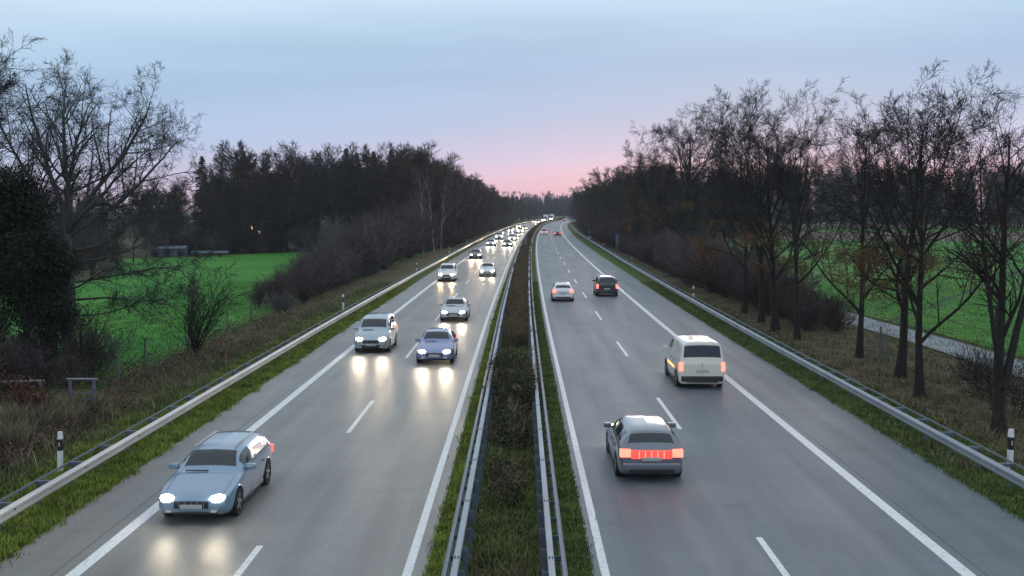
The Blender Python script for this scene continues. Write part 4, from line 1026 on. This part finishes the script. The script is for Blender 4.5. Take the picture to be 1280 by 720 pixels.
def car(kind, name, label, x, y, away, body, head='head_w', tail='tail', power=1.0, near=True, roofrails=False, group='cars driving on the motorway', z_head=None, panel=False, cat='car', stripe=None):
    sp_ = PROF[kind]; L, W = sp_['L'], sp_['W']; w = W / 2; st = sp_['st']
    hd = head_ = -head_ang(y)
    t = thing(name, label, cat, (x, y, .03), (math.pi + hd) if away else hd, group)
    ts = np.array([s[0] for s in st]); K = []
    for (tt, zl, zb, zt, sw, sr, e) in st:
        a = w * sw; r_ = w * sr
        K.append([(0, zl), (a * .80, zl), (a * .965, zl + .10), (a, zl + .48 * (zb - zl)), (a * .955, zb), (r_ + (a * .955 - r_) * .16, zt - e - (zt - zb) * .10), (r_ * .80, zt - e * .35), (0, zt)])
    K = np.array(K)                                         # stations x 8 x 2
    nl = 7 if near else 4; ns = 4 if near else 3
    tt_ = np.concatenate([np.linspace(ts[i], ts[i + 1], nl, endpoint=False) for i in range(len(ts) - 1)] + [[1.0]])
    # extra samples round the wheel arches keep them round
    D1 = pchip(ts, K, tt_)
    jj = np.arange(8); js = np.concatenate([np.linspace(i, i + 1, ns, endpoint=False) for i in range(7)] + [[7.0]])
    D2 = pchip(jj, np.transpose(D1, (1, 0, 2)), js)          # sections x stations x 2
    D2 = np.transpose(D2, (1, 0, 2)); nS, nJ = D2.shape[:2]
    Yl = tt_ * L - L / 2
    V = np.zeros((nS, nJ, 3)); V[:, :, 0] = D2[:, :, 0]; V[:, :, 1] = Yl[:, None]; V[:, :, 2] = D2[:, :, 1]
    rwh = .33 if kind in ('hatch', 'sedan', 'estate', 'mpv') else .36
    wy = (-L / 2 + L * .19, L / 2 - L * .185); ra = rwh + .07
    for yw in wy:
        d = V[:, :, 1] - yw; ins = np.abs(d) < ra; zz = rwh + np.sqrt(np.maximum(ra ** 2 - d ** 2, 0)); V[:, :, 2] = np.where(ins & (V[:, :, 2] < zz), zz, V[:, :, 2])
    VL = V.copy(); VL[:, :, 0] *= -1
    def cells(sel):
        m = MB(); ii, jj_ = np.nonzero(sel)
        for A_, flip in ((V, False), (VL, True)):
            q = np.stack([ii * nJ + jj_, (ii + 1) * nJ + jj_, (ii + 1) * nJ + jj_ + 1, ii * nJ + jj_ + 1], 1)
            if flip: q = q[:, ::-1]
            u, inv = np.unique(q, return_inverse=True); m.add(A_.reshape(-1, 3)[u], inv.reshape(q.shape))
        return m
    ci = np.arange(nS - 1)[:, None] / nl; cj = np.arange(nJ - 1)[None, :] / ns
    si = lambda a: a
    rear0 = {'hatch': 8, 'estate': 8, 'sedan': 7, 'suv': 8, 'mpv': 8, 'van': 8}[kind]
    ws = (ci >= 4 + .25) & (ci < 5 - .1) & (cj >= 5 + .3)
    rw_ = (ci >= rear0 + .2) & (ci < rear0 + 1 - .15) & (cj >= 5 + .3)
    gl_end = {'van': 6.0}.get(kind, rear0 - .15)
    sw_ = (ci >= 4.55) & (ci < gl_end) & (cj >= 4.2) & (cj < 4.95)
    pil = ((ci >= 6.0 - .16) & (ci < 6.0 + .01)) | ((ci >= 7.0) & (ci < 7.16)) if kind != 'sedan' else (ci >= 6.0 - .16) & (ci < 6.0 + .01)
    sw_ &= ~pil
    body_sel = ~(ws | rw_ | sw_)
    b = cells(body_sel)
    n0 = b.n
    for s_i, fl in ((0, False), (nS - 1, True)):
        ring = np.concatenate([V[s_i], VL[s_i][::-1]]); b.add(ring); idx = list(range(b.n - len(ring), b.n)); b.ngon(idx[::-1] if not fl else idx)
    b.build('body', body, t, True)
    g_ = cells(ws); g_.build('windscreen', M['glass'], t, True)
    cells(rw_).build('rear_window', M['glass'], t, True)
    cells(sw_).build('side_windows', M['glass'], t, True)
    # wheels
    for yw in wy:
        for sx in (-1, 1):
            m_ = MB(); x0, x1 = sx * (w - .20), sx * (w + .005)
            k = 24; prof = [(0, x0), (rwh * .6, x0), (rwh * .97, x0), (rwh, x0 + sx * .03), (rwh, x1 - sx * .03), (rwh * .96, x1), (rwh * .66, x1 - sx * .005), (rwh * .62, x1 - sx * .03), (0, x1 - sx * .03)]
            an = np.arange(k) * 2 * np.pi / k
            v = np.array([[(xx, np.cos(a_) * r_, np.sin(a_) * r_) for a_ in an] for r_, xx in prof]); n_ = len(prof)
            q = [(i * k + j, i * k + (j + 1) % k, (i + 1) * k + (j + 1) % k, (i + 1) * k + j) for i in range(n_ - 1) for j in range(k)]
            m_.add(v.reshape(-1, 3) , q)
            wo = m_.build('wheel', M['tyre'], t, False, (0, yw, rwh))
            if near:
                m_ = MB()
                for s_ in range(5):
                    a_ = s_ * 2 * math.pi / 5; c_, sn = math.cos(a_), math.sin(a_); xx = x1 - sx * .02
                    p = [(xx, c_ * .03 - sn * .035, sn * .03 + c_ * .035), (xx, c_ * .03 + sn * .035, sn * .03 - c_ * .035), (xx, c_ * rwh * .62 + sn * .03, sn * rwh * .62 - c_ * .03), (xx, c_ * rwh * .62 - sn * .03, sn * rwh * .62 + c_ * .03)]
                    p += [(xx + sx * .012, *q_[1:]) for q_ in p]; m_.add(p, [(0, 1, 2, 3), (4, 5, 6, 7), (0, 1, 5, 4), (1, 2, 6, 5), (2, 3, 7, 6), (3, 0, 4, 7)])
                m_.build('rim', M['rim'], wo)
    def surf(tv, jv):      # point on the right half of the body skin
        a_ = pchip(ts, K, np.atleast_1d(tv)); b_ = pchip(jj, np.transpose(a_, (1, 0, 2)), np.atleast_1d(jv)); return b_
    if near:
        sm_ = MB()
        for tq in ([.30 if kind != 'van' else .2, .455, .63 if kind != 'sedan' else .64]):
            js_ = np.linspace(1.6, 3.98, 14); dt = .007 / L
            A1 = surf(tq - dt, js_)[:, 0]; A2 = surf(tq + dt, js_)[:, 0]
            for sx in (-1, 1):
                keep = A1[:, 1] > rwh * 2 + .1 if tq < .34 else A1[:, 1] > 0
                p1 = np.stack([sx * (A1[:, 0] + .003), np.full(14, (tq - dt) * L - L / 2), A1[:, 1]], 1)[keep]; p2 = np.stack([sx * (A2[:, 0] + .003), np.full(14, (tq + dt) * L - L / 2), A2[:, 1]], 1)[keep]
                m__ = len(p1)
                if m__ > 1: sm_.add(np.concatenate([p1, p2]), [(i_, i_ + 1, i_ + 1 + m__, i_ + m__) for i_ in range(m__ - 1)])
        for jq, t0_, t1_ in ((5.25, .03, ts[4] - .012),):
            tv = np.linspace(t0_, t1_, 16); A1 = surf(tv, jq)[0]; A2 = surf(tv, jq + .05)[0]
            for sx in (-1, 1):
                p1 = np.stack([sx * A1[:, 0], tv * L - L / 2, A1[:, 1] + .004], 1); p2 = np.stack([sx * A2[:, 0], tv * L - L / 2, A2[:, 1] + .004], 1)
                sm_.add(np.concatenate([p1, p2]), [(i_, i_ + 1, i_ + 17, i_ + 16) for i_ in range(15)])
        sm_.build('panel_seams', M['trim'], t)
        bbox_part('wiper', M['trim'], t, -.55, .02, -L / 2 + ts[4] * L - .05, -L / 2 + ts[4] * L - .025, st[4][3] + .0, st[4][3] + .03, .008)
    # interpolate body surface for lamps etc.
    zf = st[1][2]; wf = w * st[1][4]; yf = -L / 2
    zh = z_head or (zf - .02)
    for sx in (-1, 1):
        bm = bmesh.new(); bmesh.ops.create_uvsphere(bm, u_segments=14, v_segments=8, radius=1)
        me = bpy.data.meshes.new('headlamp')
        for v_ in bm.verts: v_.co = Vector((v_.co.x * .19, v_.co.y * .16, v_.co.z * .085 + abs(v_.co.x) * 0))
        bm.to_mesh(me); bm.free(); me.materials.append(M[head])
        for p_ in me.polygons: p_.use_smooth = True
        ho = bpy.data.objects.new('headlamp', me); link(ho, t); ho.location = (sx * (wf - .235), yf + .13, zh); ho.rotation_euler = (0, sx * -.12, sx * .38)
        ld = bpy.data.lights.new('headlamp_beam', 'SPOT'); ld.energy = (140 if near else 850) * power; ld.spot_size = R(84); ld.spot_blend = 1.0; ld.shadow_soft_size = .16
        ld.color = (1, .80, .52) if head == 'head_w' else (1, .66, .34)
        lo = bpy.data.objects.new('headlamp_beam', ld); link(lo, t); lo.location = (sx * (wf - .24), yf - .10, zh)
        lo.rotation_euler = (R(90 + 2.0), 0, math.pi)
    zr = st[-2][2] ; wr_ = w * st[-2][4]; yr = L / 2
    if panel:      # full-width lit band with brighter ends
        bbox_part('brake_light_panel', M['tail_dim'], t, -wr_ + .30, wr_ - .30, yr - .10, yr + .012, zr - .30, zr - .06, .02)
        for q_ in (-.34, -.17, 0, .17, .34): bbox_part('light_strip', M['tail_hot'], t, q_ - .012, q_ + .012, yr + .0125, yr + .02, zr - .28, zr - .08, 0)
    if kind in ('van', 'mpv'): bbox_part('door_gap', M['trim'], t, -.006, .006, yr + .001, yr + .006, .60, zr - .05, 0)
    bbox_part('rear_diffuser', M['trim'], t, -wr_ * .7, wr_ * .7, yr - .05, yr + .056, .30, .40, .01)
    hh_ = .34 if kind in ('mpv', 'van', 'suv') else .2
    for sx in (-1, 1):
        xa, xb = sorted((sx * (wr_ - .30), sx * (wr_ + .0))); 
        if hh_ > .3: xa, xb = sorted((sx * (wr_ - .16), sx * (wr_ + .005)))
        bbox_part('tail_lamp', M['tail_hot'] if panel else M[tail], t, xa, xb, yr - .2, yr + .012, zr - .06 - hh_, zr - .04, .035, 3)
    bbox_part('grille', M['trim'], t, -.42, .42, yf - .012, yf + .08, zf - .24, zf - .06, .03)
    if near:
        bbox_part('side_sill', M['trim'], t, -w * .985, w * .985, -L / 2 + L * .28, L / 2 - L * .28, .17 if kind != 'suv' else .24, .27 if kind != 'suv' else .34, .02)
        for q_ in (-.3, -.15, 0, .15, .3): bbox_part('grille_slat', M['rim'], t, q_ - .006, q_ + .006, yf - .018, yf - .0125, zf - .22, zf - .08, 0)
        for sx in (-1, 1): bbox_part('fog_lamp', M['refl'], t, sx * .54 - .07, sx * .54 + .07, yf - .028, yf - .0205, .32, .38, 0)
    bbox_part('front_bumper', M['trim'], t, -.62, .62, yf - .02, yf + .1, .26 if kind != 'suv' else .34, zf - .30, .03)
    bbox_part('number_plate', M['plate'], t, -.26, .26, yf - .035, yf - .0225, .40, .51, .004)
    bbox_part('rear_bumper', body if kind != 'van' else M['trim'], t, -wr_ * .92, wr_ * .92, yr - .12, yr + .05, .34, .56, .04)
    bbox_part('number_plate', M['plate'], t, -.26, .26, yr + (.0225 if panel else .0125), yr + (.0325 if panel else .0225), .62 if kind != 'van' else .72, .73 if kind != 'van' else .83, .004)
    my = -L / 2 + L * (st[4][0] + .07)
    for sx in (-1, 1):
        xa, xb = sorted((sx * (w * .93), sx * (w + .17))); bbox_part('mirror', body if near else M['trim'], t, xa, xb, my - .06, my + .07, st[5][2] + .02, st[5][2] + .16, .035, 3)
    if near:
        for sx in (-1, 1):      # door seams and handles
            for q_ in (.455, .63):
                yy = -L / 2 + q_ * L; bbox_part('door_handle', M['trim'], t, *sorted((sx * (w * .985), sx * (w * .985 + .03))), yy + .28, yy + .45, st[5][2] - .14, st[5][2] - .11, .008)
        if roofrails:
            for sx in (-1, 1):
                m_ = MB(); xr_ = sx * w * st[6][5] * .84; cyl(m_, (xr_, -.35, st[6][3] + .005), (xr_, L * .34, st[6][3] - .01), .018); m_.build('roof_rail', M['rim'], t)
    if stripe:
        for sx in (-1, 1): bbox_part('side_stripe', stripe, t, *sorted((sx * (w * .975), sx * (w * 1.0 + .008))), -L / 2 + .9 + .62, L / 2 - 1.4, .70, .80, .01)
    return t
def head_ang(y): return head(y)
P_blue = paint('paint_blue_grey', (.20, .30, .40)); P_silver = paint('paint_silver', (.42, .45, .47), .7); P_white = paint('paint_white', (.72, .73, .74), 0)
P_violet = paint('paint_violet_blue', (.20, .24, .42)); P_grey = paint('paint_grey', (.16, .18, .21)); P_dark = paint('paint_black', (.02, .022, .026)); P_red = paint('paint_dark_red', (.14, .02, .02))
P_cream = paint('paint_cream', (.70, .68, .60), 0); P_sb = paint('paint_silver_blue', (.36, .43, .48), .5)
def lane(xoff, y): return xoff + float(cx(y))
# oncoming traffic (front of the car nearest the camera: centre = front + L/2)
car('estate', 'estate_car', 'blue grey estate car with lit headlamps, nearest in oncoming lanes', -7.8, 24.6 + 2.35, False, P_blue, roofrails=True, power=.3)
car('mpv', 'oncoming_car', 'silver blue car at left edge line of oncoming lanes, second nearest there', -7.8, 54.7 + 2.2, False, P_sb)
car('hatch', 'oncoming_car', 'violet blue car in oncoming inner lane, closest to median', -4.17, 50.7 + 2.1, False, P_violet)
car('sedan', 'oncoming_car', 'silver car following the violet blue car in inner lane', -4.5, 70.4 + 2.3, False, P_silver, roofrails=True)
car('mpv', 'oncoming_van', 'tall white van with warm headlamps on left lane', -7.75, 110 + 2.2, False, P_white, 'head_y', cat='van')
car('hatch', 'oncoming_car', 'white car with white headlamps in inner lane level with the tall van', -3.75, 118 + 2.1, False, P_white)
far_on = [('hatch', 160, 'L', 'head_y', P_dark, 'dark car with warm headlamps behind the tall white van'),
          ('sedan', 216, 'L', 'head_w', P_silver, 'silver far car in left lane in front of distant white van'),
          ('van', 262, 'L', 'head_y', P_white, 'distant white van in left lane of oncoming traffic'),
          ('sedan', 212, 'R', 'head_w', P_dark, 'dark far car in inner lane beside the median sign back'),
          ('mpv', 250, 'R', 'head_w', P_white, 'pale far car in inner lane behind the dark one'),
          ('hatch', 288, 'R', 'head_y', P_grey, 'grey far car with warm headlamps in inner lane'),
          ('suv', 335, 'R', 'head_w', P_white, 'white far car in the dense queue of the inner lane'),
          ('hatch', 345, 'L', 'head_w', P_silver, 'silver far car in left lane, ahead of the distant pair'),
          ('mpv', 425, 'L', 'head_y', P_white, 'one of the last clear pairs of lamps in left lane'),
          ('hatch', 388, 'R', 'head_y', P_grey, 'far grey car with warm lamps in inner lane near bend'),
          ('suv', 560, 'R', 'head_y', P_dark, 'brightest warm headlamps at the road bend beside median hedge'),
          ('hatch', 600, 'L', 'head_y', P_dark, 'dark car with warm lamps beyond the bend, outer lane'),
          ('sedan', 672, 'R', 'head_y', P_dark, 'tiny dark car before the white lorries at the bend'),
          ('hatch', 700, 'L', 'head_w', P_silver, 'tiny silver car beside the white lorries at the bend')]
for kd, y, ln, hl, pm, lab in far_on:
    car(kd, 'oncoming_car', lab, lane(-7.6 if ln == 'L' else -4.1, y), y + 2.2, False, pm, hl, near=False, power=1.3, cat='van' if kd == 'van' else 'car')
# departing traffic
car('estate', 'departing_car', 'dark grey estate with wide glowing red brake lights, nearest departing car', 3.58, 28.6 + 2.35, True, P_grey, panel=True, power=.6)
car('van', 'departing_van', 'large cream white van with glowing amber side stripe on right lane', 7.55, 43.8 + 2.45, True, P_cream, tail='tail_hot', power=.6, stripe=M['amber'], cat='van')
car('hatch', 'departing_car', 'small white car with bright tail lamps in inner departing lane', 3.45, 86 + 2.1, True, P_white, tail='tail_hot', power=.8)
car('suv', 'departing_car', 'black off road car with red tail lamps on right lane', 7.45, 91 + 2.3, True, P_dark, tail='tail_hot', power=.8)
for kd, y, xo, pm, lab in (('mpv', 318, 3.4, P_white, 'far white van like car with red lamps near left edge line'), ('hatch', 300, 7.3, P_red, 'far dark red car with red lamps beside right edge line'),
                           ('hatch', 690, 6.5, P_dark, 'tiny car with red lamps at the bend')):
    car(kd, 'departing_car', lab, lane(xo, y), y, True, pm, tail='tail_hot', near=False)
def lorry(x, y, label):
    t = thing('lorry', label, 'lorry', (x, y, .03), -head(y), 'white lorries at the bend')
    bbox_part('cargo_box', M['white'], t, -1.27, 1.27, 2.1, 13.5, 1.1, 4.0, .04)
    bbox_part('cab', P_white, t, -1.22, 1.22, 0, 1.95, .5, 3.3, .15, 3)
    bbox_part('windscreen', M['glass'], t, -1.05, 1.05, -.02, .0, 1.75, 2.7, 0)
    bbox_part('bumper', M['trim'], t, -1.2, 1.2, -.1, -.005, .4, .9, .03)
    for sx in (-1, 1): bbox_part('headlamp', M['head_w'], t, sx * .9 - .15, sx * .9 + .15, -.13, -.101, .6, .8, 0)
    for yw in (1.0, 5.5, 9.5, 11.0):
        for sx in (-1, 1):
            m_ = MB(); cyl(m_, (sx * 1.0, yw, .5), (sx * 1.25, yw, .5), .5, 18); m_.build('wheel', M['tyre'], t)
lorry(lane(-7.5, 715), 715, 'left of two white lorries at the far bend')
lorry(lane(-7.4, 775), 775, 'right of two white lorries at the far bend')

# shared meshes whose prototype was never placed would sit at the origin: remove them
for pl_ in (prs, prr, LW, LC, LR, RW, RC, mhp):
    for i, p in enumerate(pl_):
        if (id(pl_), i) not in used:
            for ch in list(p.children): bpy.data.objects.remove(ch)
            bpy.data.objects.remove(p)
